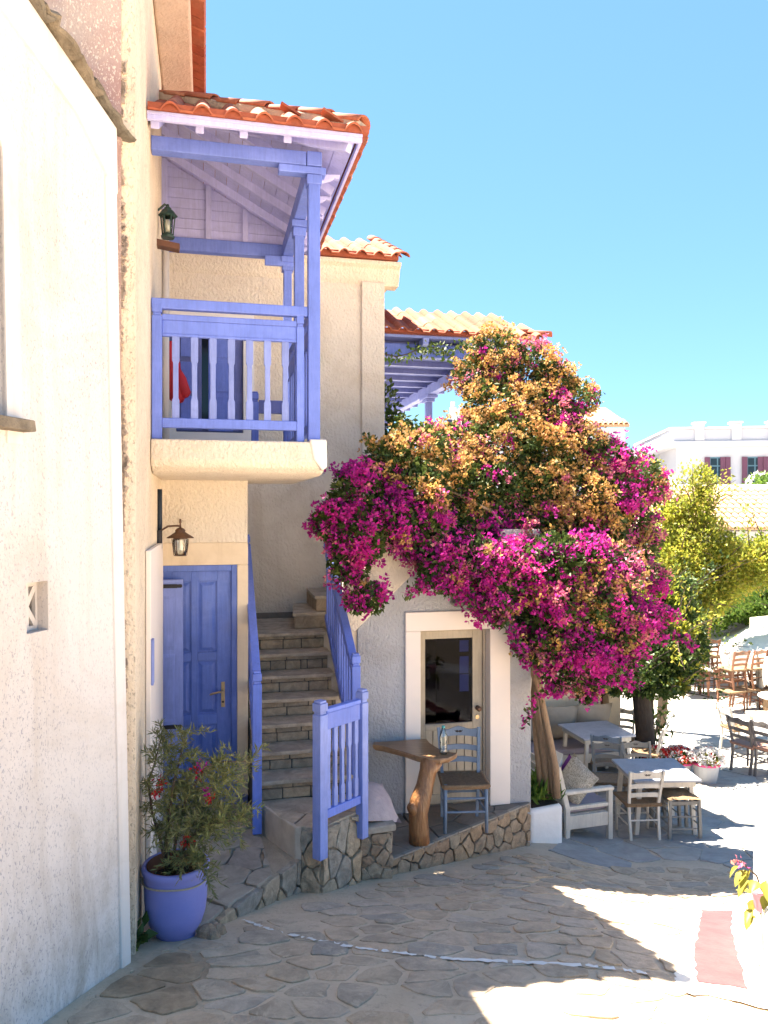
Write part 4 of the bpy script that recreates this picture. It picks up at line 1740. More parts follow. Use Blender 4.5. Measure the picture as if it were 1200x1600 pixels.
rbar(-1.60, -1.565, .06, 'handrail')
rbar(-1.735, -1.602, .04, 'upper_rail')
rbar(-2.44, -2.37, .05, 'lower_rail')
for k in range(5):
    c = i0 + (i1 - i0) * ((k + .5) / 5)
    mb = MB()
    h = .636
    w = .045
    pr = [(-w / 2, 0), (w / 2, 0), (w / 2, .22 * h), (w * .34, .25 * h), (w * .34, .68 * h), (w / 2, .71 * h), (w / 2, h), (-w / 2, h), (-w / 2, .71 * h), (-w * .34, .68 * h), (-w * .34, .25 * h), (-w / 2, .22 * h)]
    mb.extrude(pr, lambda u, v: c + Rz @ Vector((u, -.014, -2.37 + v)), lambda u, v: c + Rz @ Vector((u, .014, -2.37 + v)))
    mb.build('baluster', M_bluelt, fr_, bevel=.003)

# ================================================================== STONE BENCH + CUSHIONS
sb = thing('stone_bench', 'rubble stone bench with slab top beside the stair foot', 'bench', (1.44, 6.95, -3.1), house=True)
mb = MB()
mb.box(1.30, 1.555, 6.48, 7.55, -3.4, -2.765)
mb.build('bench_core', M_joint, sb)
mb = MB()
mb.prism([(1.275, 6.425), (1.60, 6.46), (1.60, 7.555), (1.275, 7.555)], -2.765, -2.705)
mb.build('bench_slab', M_terr, sb, bevel=.012)
faced_wall(sb, 'bench_stone', M_curb, (1.285, 6.48), (1.57, 6.48), -3.35, -3.35, -2.767, -2.767, .13, .12, .03)
faced_wall(sb, 'bench_stone', M_curb, (1.557, 6.47), (1.557, 7.55), -3.08, -3.08, -2.767, -2.767, .16, .12, .022)


def cushion(mb_, w, h, t, M3, c, n=8, sag=0):
    vs, fs = [], []
    c = Vector(c)
    for side in (1, -1):
        for j in range(n + 1):
            for i in range(n + 1):
                u, v = i / n * 2 - 1, j / n * 2 - 1
                k_ = (1 - u * u) * (1 - v * v)
                pin = 1 - .07 * (1 - v * v) * abs(u) ** 4 - .07 * (1 - u * u) * abs(v) ** 4
                z_ = side * (t / 2) * 1.15 * (k_ ** .5) + .012 * math.sin(6 * u + 4 * v + w * 9) * k_
                vs.append(c + M3 @ Vector((u * w / 2 * pin, v * h / 2 * pin, z_)))
        o_ = (0 if side == 1 else (n + 1) ** 2)
        for j in range(n):
            for i in range(n):
                a_ = o_ + j * (n + 1) + i
                fs.append((a_, a_ + 1, a_ + n + 2, a_ + n + 1))
    mb_.add(vs, fs)
    return mb_


def Rxyz(x, y, z):
    return Matrix.Rotation(R(z), 3, 'Z') @ Matrix.Rotation(R(y), 3, 'Y') @ Matrix.Rotation(R(x), 3, 'X')


cushion(MB(), .40, .50, .17, Rxyz(24, 12, 14), (1.45, 6.74, -2.60)).build('cushion', M_cloth, None, smooth=True, label='pale pink cushion slumped on the stone bench by the stairs', cat='cushion')
cushion(MB(), .34, .36, .12, Rxyz(72, 0, 60), (1.38, 7.0, -2.53)).build('cushion', M_clothw, None, smooth=True, label='white cushion behind the pale pink one on the stone bench', cat='cushion')

# ================================================================== CAFE PLATFORM
BP = 7.57
pf = thing('cafe_platform', 'raised dark slate platform with rubble edge before the taupe door', 'platform', (2.4, 7.2, -3.3), house=True)
PP = [(1.58, 6.58), (3.30, 7.52), (3.30, BP + .12), (1.58, BP + .12)]
mb = MB()
mb.prism([(1.58, 6.62), (3.30, 7.56), (3.30, BP + .12), (1.58, BP + .12)], -3.75, -3.095)
mb.build('platform_core', M_jointd, pf)
pts = jitter_pts(1.55, 3.35, 6.5, 7.75, .45, .42, .40)
stones(pf, 'slate_slab', M_dark, voro(pts, PP, 1.1, 1.2), lambda x, y, h: (x, y, -3.095 + max(h, -.02)), .032, .005, .005, .03, .002, .004)
p, q = (1.57, 6.60), (3.32, 7.56)
faced_wall(pf, 'edge_stone', M_curb, p, q, -3.33, -3.62, -3.075, -3.075, .155, .155, .03)
L_, fn = face_map((1.57, 6.575), (3.32, 7.535))
x = 0
while x < L_ - .02:
    w = min(random.uniform(.12, .24), L_ - x)
    mb = MB()
    stone(mb, [(x + .004, -3.072), (x + w - .004, -3.072), (x + w - .004, -3.058), (x + .004, -3.058)], lambda u, v, h: fn(u, v, h), .012, .003)
    mb.build('coping_stone', M_terr, pf)
    x += w

# ================================================================== CAFE HOUSE (grey facade)
ch = thing('cafe_house', 'blue grey roughcast ground floor with white framed taupe glass door', 'house', (2.4, BP, -3.06), house=True)
CL, CR, CT = 1.475, 3.345, -.30
OA0, OA1, OZ = 2.125, 2.875, -1.215
mb = MB()
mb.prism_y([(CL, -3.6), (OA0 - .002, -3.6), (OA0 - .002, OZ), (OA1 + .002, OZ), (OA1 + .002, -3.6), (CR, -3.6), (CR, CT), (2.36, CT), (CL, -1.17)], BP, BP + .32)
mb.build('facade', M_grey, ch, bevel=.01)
mb = MB()
mb.box(CL - .10, CL - .002, BP + .03, BP + .3, -3.6, -1.15)
mb.build('corner_strip', M_creams, ch)
mb = MB()
mb.box(CR - .32, CR, BP + .322, 11.7, -3.9, CT)
mb.build('side_wall', M_cream, ch)
mb = MB()      # trim
o0, o1, oz = 1.965, 3.10, -1.02
mb.box(o0, OA0, BP - .03, BP + .14, -3.06, OZ)
mb.box(OA1, o1, BP - .03, BP + .14, -3.06, OZ)
mb.box(o0, o1, BP - .03, BP + .14, OZ + .0, oz)
mb.build('door_trim', M_trim, ch, bevel=.008)
DY = BP + .12
mb = MB()      # taupe door leaf made of stiles and rails
dz0, dz1 = -3.05, OZ - .002
ga0, ga1, gz0, gz1 = 2.215, 2.735, -2.215, -1.325
mb.box(OA0 + .002, OA0 + .03, DY - .02, DY + .05, dz0, dz1)
mb.box(OA1 - .03, OA1 - .002, DY - .02, DY + .05, dz0, dz1)
mb.box(OA0 + .03, OA1 - .03, DY - .02, DY + .05, dz1 - .025, dz1)
mb.box(OA0 + .033, ga0, DY, DY + .045, dz0, dz1 - .028)
mb.box(ga1, OA1 - .033, DY, DY + .045, dz0, dz1 - .028)
mb.box(ga0, ga1, DY, DY + .045, gz1, dz1 - .028)
mb.box(ga0, ga1, DY, DY + .045, gz0 - .07, gz0)
mb.box(ga0, ga1, DY, DY + .045, dz0, dz0 + .10)
tdoor = mb.build('door', M_taupe, ch, bevel=.004)
npk = 6
for k in range(npk):
    x0 = ga0 + (ga1 - ga0) * k / npk
    mb = MB()
    mb.box(x0 + .003, x0 + (ga1 - ga0) / npk - .003, DY + .012, DY + .03, dz0 + .10, gz0 - .07)
    mb.build('door_plank', M_taupe, tdoor, bevel=.004)
mb = MB()
mb.box(ga0, ga1, DY + .018, DY + .024, gz0, gz1)
mb.build('door_glass', M_dglass, tdoor)
mb = MB()
for yy, r_ in ((-.005, .024), (-.018, .012), (-.035, .012), (-.042, .026), (-.062, .026), (-.07, .018)):
    pass
mb.tube([(2.79, DY + y_, -2.07) for y_ in (0, -.008, -.009, -.03, -.034, -.055, -.066)], [.027, .027, .012, .012, .026, .028, .014], 12)
mb.build('door_knob', M_copper, tdoor, smooth=False)
mb = MB()
mb.tube([(2.785, DY + .002, -2.165), (2.785, DY - .012, -2.165)], .023, 12)
mb.build('door_lock', M_brass, tdoor)
# near-black box standing in for the unlit room behind the glass
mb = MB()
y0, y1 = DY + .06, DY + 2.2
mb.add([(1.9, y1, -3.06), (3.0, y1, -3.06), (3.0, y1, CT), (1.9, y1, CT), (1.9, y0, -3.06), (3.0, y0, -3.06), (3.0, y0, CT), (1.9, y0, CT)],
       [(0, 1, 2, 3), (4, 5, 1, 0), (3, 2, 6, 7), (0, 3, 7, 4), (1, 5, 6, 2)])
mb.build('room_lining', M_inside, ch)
mb = MB()
for k in range(3):
    mb.box(2.61, 2.71, DY + .055, DY + .06, -1.42 - k * .19 - (.06 if k == 0 else .10), -1.36 - k * .19 + (.0 if k == 0 else .02))
mb.build('reflected_window_panes', M_clothw, ch)  # white panes imitate a window mirrored in the door glass
# bulkhead lamp
bl = thing('bulkhead_lamp', 'small oval caged bulkhead lamp above the white door trim', 'lamp', (2.53, BP, -.97), house=True)
mb = MB()
mb.extrude([(.085 * math.cos(t), .055 * math.sin(t)) for t in np.linspace(0, 2 * math.pi, 16, endpoint=False)], lambda u, v: (2.53 + u, BP, -.93 + v), lambda u, v: (2.53 + u * .9, BP - .035, -.93 + v * .9))
mb.build('lamp_base', M_gpaint, bl, bevel=.004)
mb = MB()
for s in np.linspace(0, .999, 5):
    pass
vs, fs = [], []
mb.lathe([(.055, .0), (.052, .03), (.035, .055), (.005, .065)], 14)
mb.v = [(2.53 + x * 1.2, BP - .036 - z, -.93 + y * .72) for x, y, z in mb.v]
mb.build('lamp_glass', M_gpaint, bl, smooth=True)
mb = MB()
for dx in (-.035, 0, .035):
    mb.tube([(2.53 + dx, BP - .03, -.975), (2.53 + dx, BP - .098, -.955), (2.53 + dx, BP - .108, -.93), (2.53 + dx, BP - .098, -.905), (2.53 + dx, BP - .03, -.885)], .0045, 5)
mb.tube([(2.455, BP - .03, -.93), (2.475, BP - .095, -.93), (2.53, BP - .112, -.93), (2.585, BP - .095, -.93), (2.605, BP - .03, -.93)], .0045, 5)
mb.build('lamp_cage', M_gpaint, bl)
# sloping cream parapet of the upper flight
mb = MB()
mb.prism_y([(1.36, -1.16), (1.44, -1.20), (2.12, -.56), (2.40, -.28), (2.40, .20), (2.10, -.10), (1.36, -.72)], BP - .03, BP + .25)
mb.build('stair_parapet', M_cream, ch, bevel=.012)
mb = MB()
mb.prism_y([(1.62, -.46), (1.92, -.28), (1.92, -.24), (1.62, -.42)], BP - .06, BP + .26)
mb.prism_y([(1.80, -.30), (2.15, -.02), (2.15, .02), (1.80, -.26)], BP - .06, BP + .26)
mb.build('parapet_coping', M_whitew, ch)
# upper terrace, its floor edge and dining back wall
mb = MB()
mb.box(2.20, 4.3, BP + .33, 12, CT + .001, CT + .12)
mb.build('terrace_floor', M_creams, ch)
mb = MB()
mb.box(2.98, 3.42, BP - .06, BP + .33, CT, CT + .12)
mb.build('terrace_edge', M_cream, ch, bevel=.01)
mb = MB()
mb.box(CR, 6.42, 11.7, 12.0, -4.4, CT)
mb.build('back_wall', M_creams, ch)
mb = MB()
mb.box(6.60, 6.82, 11.75, 12.0, -4.4, CT)
mb.build('pillar', M_creams, ch, bevel=.01)
mb = MB()
mb.box(6.42, 6.60, 11.95, 12.0, -4.4, CT)  # dark brown panel standing in for a shaded doorway
mb.build('dark_doorway', M_box, ch)
mb = MB()
mb.box(2.5, 3.3, 8.6, 8.65, CT + .12, .62)
mb.box(2.48, 3.32, 8.58, 8.67, .62, .68)
mb.build('terrace_railing', M_navy, ch)
mb = MB()
mb.box(3.05, 3.10, 9.5, 9.56, CT + .12, 1.2)
mb.build('terrace_post', M_navy, ch)

# ================================================================== PORCH over the upper terrace
po = thing('terrace_porch', 'blue timber porch roof with terracotta tiles over the upper terrace', 'porch', (3.4, 10.4, -.2), house=True)
PF, PL, PR, PZ = 10.2, AMR + .01, 4.62, 2.42
PBK = 18.0
mb = MB()
mb.box(PL, 4.0, PF + .22, PF + .34, PZ - .24, PZ - .06)
mb.build('front_beam', M_blue, po, bevel=.008)
mb = MB()
mb.box(4.0, 4.14, PF + .10, PBK, PZ - .24, PZ - .06)
mb.build('side_beam', M_navy, po, bevel=.008)
for bb in (13.9, 17.6):
    mb = MB()
    mb.box(4.01, 4.13, bb - .06, bb + .06, -.2, PZ - .36)
    p_ = mb.build('porch_post', M_navy, po, bevel=.006)
    mb = MB()
    mb.box(3.97, 4.17, bb - .28, bb + .28, PZ - .30, PZ - .242)
    mb.box(3.99, 4.15, bb - .15, bb + .15, PZ - .36, PZ - .30)
    mb.build('post_capital', M_navy, p_, bevel=.008)
for k in range(12):
    mb = MB()
    b0 = PF + .05 + k * .65
    mb.box(PL, PR, b0, b0 + .635, PZ - .02 + .0, PZ + .005)
    mb.build('soffit_board', M_navy, po, bevel=.008)
for k in range(12):
    mb = MB()
    b0 = PF + .30 + k * .65
    mb.box(PL, PR - .08, b0, b0 + .07, PZ - .10, PZ - .021)
    mb.build('rafter', M_navy, po)
for aa in (2.3, 2.95, 3.6):
    mb = MB()
    mb.prism_x([(PF - .02, PZ - .02), (PF - .0, PZ - .10), (PF + .22, PZ - .15), (PF + .22, PZ - .02)], aa - .04, aa + .04)
    mb.build('rafter_tail', M_bluelt, po)
mb = MB()
mb.box(PL, PR, PF, PF + .03, PZ - .02, PZ + .03)
mb.build('fascia', M_bluelt, po)
PT3 = math.tan(R(25))
M3_ = slope_M((1, 0, 0), (0, 1, PT3))
for row in range(4):
    b0 = PF - .08 + row * .32
    a = PL
    while a < PR + .02 - row * .12:
        put(TILE, po, (a, b0, PZ + .035 + row * .32 * PT3 + random.uniform(-.004, .004)), jit(M3_, .02))
        a += .222
mb = MB()
mb.box(PL, PR, PF - .04, PF + .03, PZ + .035, PZ + .09)
mb.build('eave_filler', M_tile, po)
hd3 = Vector((-1, .9, .27)).normalized()
for k in range(3):
    put(RIDGE, po, Vector((PR + .16, PF - .06, PZ + .09)) + hd3 * (k * .34), jit(slope_M(hd3.cross(Vector((0, 0, 1))), hd3), .03), 'ridge_tile')
for k in range(6):
    put(RIDGE, po, (PL + .15 + k * .40, PF + 1.1 + .0 * k, PZ + .40), jit(slope_M((1, 0, 0), (0, 1, PT3)), .05), 'ridge_tile')
mb = MB()
mb.extrude([(PL, PF), (PR + .05, PF), (PR + .05, PBK), (PL, PBK)], lambda x, y: (x, y, PZ + .012), lambda x, y: (x, y, PZ + .034 + min(y - PF, 1.2) * PT3 * .9))
mb.build('roof_slope', M_tile, po)

# ================================================================== WOODEN TABLE, BOTTLE, CHAIRS
tb = thing('slab_table', 'live edge varnished slab table on a forked trunk leg', 'table', (1.95, 7.05, -3.06), house=True)
TZ = -2.30


def lab(px, py, z):      # helper used once to trace the slab outline on its own horizontal plane
    d_ = -z * 1200 / (py - 800)
    return AB((px - 600) / 1200 * d_, d_)


OUT = [(1.62, 7.50), (1.60, 7.43), (1.68, 7.36), (1.76, 7.25), (1.85, 7.12), (1.93, 6.98), (2.02, 6.88), (2.12, 6.845), (2.22, 6.87), (2.30, 6.93), (2.335, 6.985), (2.25, 7.03), (2.215, 7.10), (2.19, 7.22), (2.17, 7.36), (2.17, 7.50)]
mb = MB()
n = len(OUT)
vs, fs = [], []
cx, cy = 1.98, 7.22
for z_, k_ in ((TZ - .055, .93), (TZ - .04, .985), (TZ - .012, 1.0), (TZ, .975)):
    for (x, y) in OUT:
        vs.append((cx + (x - cx) * k_ + random.uniform(-.004, .004), cy + (y - cy) * k_ + random.uniform(-.004, .004), z_))
for r_ in range(3):
    for i in range(n):
        j = (i + 1) % n
        fs.append((r_ * n + i, r_ * n + j, (r_ + 1) * n + j, (r_ + 1) * n + i))
fs += [tuple(range(n))[::-1], tuple(range(3 * n, 4 * n))]
mb.add(vs, fs)
mb.build('tabletop', M_wood, tb)
mb = MB()
mb.tube([(1.92, 6.86, -3.065), (1.915, 6.86, -2.95), (1.91, 6.865, -2.80), (1.93, 6.88, -2.70), (1.99, 6.92, -2.56), (2.03, 6.95, -2.44), (2.07, 6.97, -2.345)], [.098, .094, .090, .098, .082, .082, .112], 14)
mb.tube([(1.90, 6.86, -2.80), (1.845, 6.84, -2.72), (1.825, 6.835, -2.70)], [.07, .055, .04], 9)
mb.build('trunk_leg', M_trunkw, tb, smooth=True)

bt = thing('water_bottle', 'clear plastic water bottle with teal cap on the slab table', 'bottle', (2.19, 6.98, TZ), house=True)
mb = MB()
mb.lathe([(.030, .0), (.036, .006), (.036, .04), (.033, .05), (.036, .06), (.036, .09), (.033, .10), (.036, .11), (.036, .17), (.034, .19), (.016, .235), (.0145, .25)], 16, (2.19, 6.98, TZ))
mb.build('bottle_body', M_plastic, bt, smooth=True)
mb = MB()
mb.lathe([(.016, .25), (.016, .27)], 12, (2.19, 6.98, TZ))
mb.build('bottle_cap', M_cap, bt)


def make_chair(name, label, group, mat, seat_mat, base, rot, scale=1.0, sw=.42, sd=.40, hb=.88):
    """taverna ladder-back chair; local +y is the front"""
    t = thing(name, label, 'chair', base, rot, group)
    hs = .45
    x0, y0 = sw / 2, sd / 2
    for s in (-1, 1):
        mb_ = MB()
        mb_.tube([(s * (x0 - .01), y0 - .02, 0), (s * (x0 - .015), y0 - .025, hs + .01)], [.017, .020], 8)
        mb_.build('leg', mat, t, smooth=True)
        mb_ = MB()
        pts_ = [(s * (x0 - .035), -y0 - .03, 0), (s * (x0 - .03), -y0 + .015, hs * .6), (s * (x0 - .028), -y0 + .02, hs), (s * (x0 - .018), -y0 - .02, hs + .2), (s * (x0 - .004), -y0 - .085, hb)]
        for i in range(4):
            mb_.beam(pts_[i], pts_[i + 1], .030, .036, (0, 1, 0))
        mb_.build('back_leg', mat, t)
    mb_ = MB()
    n_ = 6
    vs_, fs_ = [], []
    for j in range(n_ + 1):
        for i in range(n_ + 1):
            u, v = i / n_ * 2 - 1, j / n_ * 2 - 1
            dip = -.018 * (1 - max(abs(u), abs(v)) ** 2)
            vs_.append((u * (x0 + .012) * (1 - .06 * (1 - v) / 2), v * (y0 + .005), hs + .012 + dip))
    for j in range(n_):
        for i in range(n_):
            a_ = j * (n_ + 1) + i
            fs_.append((a_, a_ + 1, a_ + n_ + 2, a_ + n_ + 1))
    mb_.add(vs_, fs_)
    mb_.box(-x0 - .006, x0 + .006, -y0 - .002, y0 + .002, hs - .028, hs - .008)
    for s in (-1, 1):
        mb_.tube([(s * x0, -y0, hs), (s * (x0 + .01), y0, hs)], .018, 8)
        mb_.tube([(-x0, s * y0, hs), (x0, s * y0, hs)], .018, 8)
    mb_.build('seat', seat_mat, t)

    def back_y(z_):
        if z_ < hs + .2:
            return -y0 + .02 - (z_ - hs) / .2 * .04
        return -y0 - .02 - (z_ - hs - .2) / (hb - hs - .2) * .065

    def slat(zc, h_, crest=False):
        mb__ = MB()
        n__ = 8
        vs__ = []
        for i in range(n__ + 1):
            u = i / n__ * 2 - 1
            yb = back_y(zc) - .022 * (1 - u * u)
            tp = zc + h_ / 2 + ((.012 * math.cos(u * 5.0) + .012 * (1 - abs(u))) if crest else .016 * (1 - u * u))
            bt_ = zc - h_ / 2 + .014 * (1 - u * u)
            for yy_ in (yb - .008, yb + .008):
                vs__ += [(u * (x0 - .025), yy_, bt_), (u * (x0 - .025), yy_, tp)]
        fs__ = []
        for i in range(n__):
            a_ = i * 4
            b_ = a_ + 4
            fs__ += [(a_, a_ + 1, b_ + 1, b_), (a_ + 2, b_ + 2, b_ + 3, a_ + 3), (a_ + 1, a_ + 3, b_ + 3, b_ + 1), (a_, b_, b_ + 2, a_ + 2)]
        fs__ += [(0, 2, 3, 1), (n__ * 4, n__ * 4 + 1, n__ * 4 + 3, n__ * 4 + 2)]
        mb__.add(vs__, fs__)
        sl_ = mb__.build('crest_rail' if crest else 'back_slat', mat, t)
        if crest:      # small carved bird-shaped notch
            mb__ = MB()
            yb = back_y(zc) - .022
            w_ = [(-.045, .012), (-.03, .003), (-.015, .010), (0, .002), (.015, .010), (.03, .003), (.045, .012), (.03, -.010), (.012, -.016), (0, -.010), (-.012, -.016), (-.03, -.010)]
            mb__.extrude(w_, lambda u, v: (u, yb - .0095, zc + .018 + v), lambda u, v: (u, yb + .0095, zc + .018 + v))
            mb__.build('crest_cutout', M_iron if mat is M_bgpaint else M_jointd, sl_)
    slat(hb - .055, .085, True)
    slat(hb - .20, .05)
    slat(hb - .315, .05)
    mb_ = MB()
    for z_ in (.30, .17):
        for s in (-1, 1):
            mb_.tube([(s * (x0 - .012), y0 - .02, z_ + .02), (s * (x0 - .033), -y0, z_ + .02)], .010, 6)
    mb_.tube([(-x0 + .01, y0 - .02, .33), (x0 - .01, y0 - .02, .33)], .011, 6)
    mb_.tube([(-x0 + .01, y0 - .02, .20), (x0 - .01, y0 - .02, .20)], .011, 6)
    mb_.tube([(-x0 + .033, -y0, .26), (x0 - .033, -y0, .26)], .011, 6)
    mb_.build('stretchers', mat, t)
    t.scale = (scale,) * 3
    return t


def gpt(x, y, dz=.008):
    return (x, y, float(g(x, y)) + dz)


make_chair('taverna_chair', 'dark blue grey ladder back chair with rush seat by the taupe door', 'taverna chairs', M_bgpaint, M_rush, tuple(W(2.44, 7.14, -3.062)), ROT + R(-190), 1.0)

ch_w = make_chair('taverna_chair', 'white chair seen from behind at the near end of the front dining table', 'taverna chairs', M_cpaint, M_rush, gpt(2.98, 9.02), R(4), .95)
copy_tree(ch_w, None, gpt(4.02, 11.75), (0, 0, R(62)), 'white chair angled at the right side of the rear dining table', 'taverna chairs')
copy_tree(ch_w, None, gpt(3.98, 12.75), (0, 0, R(170)), 'white chair farthest back, facing out behind the rear dining table', 'taverna chairs')
ch_b = make_chair('taverna_chair', 'pale blue grey chair with its back to the camera before the rear table', 'taverna chairs', M_bgpaint2, M_rushg, gpt(3.22, 11.05), R(-22), .98)
ch_g = make_chair('taverna_chair', 'grey chair on the far side of the front dining table, left one', 'taverna chairs', M_gpaint, M_rushg, gpt(2.95, 10.05), R(170), .92)
copy_tree(ch_g, None, gpt(3.42, 10.12), (0, 0, R(184)), 'grey chair on the far side of the front dining table, right one', 'taverna chairs')


def make_stool(label, base, rot, mat, sc=1.0):
    t = thing('taverna_stool', label, 'stool', base, rot, 'rush seated stools')
    h, w = .47, .17
    for sx in (-1, 1):
        for sy in (-1, 1):
            mb_ = MB()
            mb_.beam((sx * (w + .012), sy * (w + .012), 0), (sx * w, sy * w, h), .036, .036, (0, 1, 0))
            mb_.build('leg', mat, t, bevel=.004)
    mb_ = MB()
    for z_ in (.13, .27):
        for s in (-1, 1):
            mb_.tube([(-w, s * (w + .004), z_), (w, s * (w + .004), z_)], .009, 6)
            mb_.tube([(s * (w + .004), -w, z_ + .04), (s * (w + .004), w, z_ + .04)], .009, 6)
    mb_.build('stretchers', mat, t)
    mb_ = MB()
    cushion(mb_, .40, .40, .05, IDENT, (0, 0, h + .004), 6)
    mb_.build('seat', M_rush, t)
    mb_ = MB()
    for s in (-1, 1):
        mb_.box(-w, w, s * w - .012, s * w + .012, h - .06, h - .02)
        mb_.box(s * w - .012, s * w + .012, -w, w, h - .055, h - .022)
    mb_.build('apron', mat, t)
    t.scale = (sc,) * 3
    return t


s1 = make_stool('grey stool nearest the camera at the right of the front dining table', gpt(3.47, 9.06), R(3), M_gpaint, 1.0)
copy_tree(s1, None, gpt(3.40, 9.52), (0, 0, R(8)), 'grey stool behind the nearest stool, half under the front dining table', 'rush seated stools')


def make_table(label, base, rot, w, d_, h, splay=.05):
    t = thing('dining_table', label, 'table', base, rot, 'dining tables')
    mb_ = MB()
    mb_.box(-w / 2, w / 2, -d_ / 2, d_ / 2, h - .03, h)
    mb_.build('tabletop', M_ttop, t, bevel=.006)
    mb_ = MB()
    for s in (-1, 1):
        mb_.box(-w / 2 + .05, w / 2 - .05, s * (d_ / 2 - .06) - .012, s * (d_ / 2 - .06) + .012, h - .10, h - .031)
        mb_.box(s * (w / 2 - .06) - .012, s * (w / 2 - .06) + .012, -d_ / 2 + .075, d_ / 2 - .075, h - .10, h - .031)
    mb_.build('apron', M_cpaint, t)
    for sx in (-1, 1):
        for sy in (-1, 1):
            mb_ = MB()
            mb_.beam((sx * (w / 2 - .10 + splay), sy * (d_ / 2 - .09 + splay * .3), 0), (sx * (w / 2 - .10), sy * (d_ / 2 - .09), h - .032), .05, .05, (0, 1, 0))
            mb_.build('leg', M_cpaint, t, bevel=.004)
    return t


make_table('front dining table with pale top tinted with reflected sky and white legs', gpt(3.30, 9.36), R(2), .80, .80, .70)
make_table('rear dining table with pale top in front of the cushioned sofa', gpt(3.26, 11.82), R(14), .86, .84, .74)


def make_sofa(label, base, rot, L_, dp=.62, mat=None):
    """slatted wooden sofa; local x along its length, +y is the front"""
    t = thing('garden_sofa', label, 'sofa', base, rot, 'wooden sofas')
    mat = mat or M_cpaint
    x1 = L_ / 2
    for s in (-1, 1):
        mb_ = MB()
        mb_.beam((s * (x1 - .03), dp / 2 - .04, 0), (s * (x1 - .03), dp / 2 - .04, .60), .055, .055, (0, 1, 0))
        mb_.build('leg', mat, t, bevel=.005)
        mb_ = MB()
        mb_.beam((s * (x1 - .03), -dp / 2 + .03, 0), (s * (x1 - .03), -dp / 2 + .03, .45), .05, .055, (0, 1, 0))
        mb_.beam((s * (x1 - .03), -dp / 2 + .03, .44), (s * (x1 - .03), -dp / 2 - .09, .92), .05, .055, (0, 1, 0))
        mb_.build('back_leg', mat, t, bevel=.005)
        mb_ = MB()
        mb_.box(s * (x1 - .03) - .04, s * (x1 - .03) + .04, -dp / 2 - .02, dp / 2, .60, .64)
        mb_.build('armrest', mat, t, bevel=.012)
        mb_ = MB()
        mb_.box(s * (x1 - .03) - .014, s * (x1 - .03) + .014, -dp / 2 + .055, dp / 2 - .065, .20, .355)
        mb_.box(s * (x1 - .03) - .02, s * (x1 - .03) + .02, -dp / 2 + .055, dp / 2 - .065, .42, .46)
        mb_.build('end_panel', mat, t, bevel=.005)
    mb_ = MB()
    mb_.box(-x1 + .06, x1 - .06, dp / 2 - .06, dp / 2 - .03, .22, .36)
    mb_.build('front_apron', mat, t, bevel=.005)
    mb_ = MB()
    mb_.box(-x1 + .05, x1 - .05, -dp / 2 + .06, dp / 2 - .07, .335, .36)
    mb_.build('seat_board', mat, t)
    for k_ in range(4):
        z_ = .50 + k_ * .115
        mb_ = MB()
        yb = -dp / 2 + .03 - (z_ - .44) / .48 * .12
        mb_.obox((0, yb, z_), (L_ - .11, .02, .095), Matrix.Rotation(R(14), 3, 'X'))
        mb_.build('back_slat', mat, t, bevel=.004)
    mb_ = MB()
    mb_.box(-x1 + .065, x1 - .065, -dp / 2 + .05, dp / 2 - .03, .362, .455)
    mb_.build('seat_pad', M_seatc, t, bevel=.03, seg=3)
    return t


fs_pos = W(4.20, 8.62)
FSZ = float(g(fs_pos.x, fs_pos.y)) - .01
FSR = ROT + R(-90) + R(4)
make_sofa('white wooden sofa seen from its arm end beside the white planter', (fs_pos.x, fs_pos.y, FSZ), FSR, 1.30)
bs_pos = W(5.58, 11.25)
BSZ = float(g(bs_pos.x, bs_pos.y))
make_sofa('pale sofa against the back wall behind the rear dining table', (bs_pos.x, bs_pos.y, BSZ), ROT + R(180), 1.8, .66)


def place_cushion(label, c, rot, w, h, t, mat):
    mb_ = MB()
    M3 = rot
    cushion(mb_, w, h, t, M3, (0, 0, 0))
    return mb_.build('cushion', mat, None, smooth=True, label=label, cat='cushion', base=c)


def on_sofa(pos, z, rot, lx, ly, lz):
    v = Matrix.Rotation(rot, 3, 'Z') @ Vector((lx, ly, 0))
    return (pos.x + v.x, pos.y + v.y, z + lz)


RB = Matrix.Rotation(FSR, 3, 'Z')
place_cushion('beige patterned cushion leaning at the near end of the white sofa', on_sofa(fs_pos, FSZ, FSR, .42, -.06, .66), RB @ Rxyz(62, 22, 10), .46, .46, .15, M_patt)
place_cushion('white cushion leaning on the white sofa back behind the patterned one', on_sofa(fs_pos, FSZ, FSR, -.05, -.13, .68), RB @ Rxyz(74, 0, -4), .48, .48, .15, M_clothw)
place_cushion('small purple cushion between the white and patterned cushions', on_sofa(fs_pos, FSZ, FSR, .17, .02, .70), RB @ Rxyz(66, 20, 0), .30, .26, .10, M_purple)
RB2 = Matrix.Rotation(ROT + R(180), 3, 'Z')
for lab_, dx, tx in (('large taupe cushion in the middle of the back wall sofa', .06, M_taupec), ('large taupe cushion at the right end of the back wall sofa', -.54, M_taupec), ('paler grey cushion at the left end of the back wall sofa', .60, M_gpaint)):
    place_cushion(lab_, on_sofa(bs_pos, BSZ, ROT + R(180), dx, -.16, .74), RB2 @ Rxyz(76, 0, random.uniform(-5, 5)), .62, .60, .18, tx if tx is M_taupec else simple('pale_grey_cushion_cloth', (.42, .40, .36), None, 8, .95, 250, .4, .003))

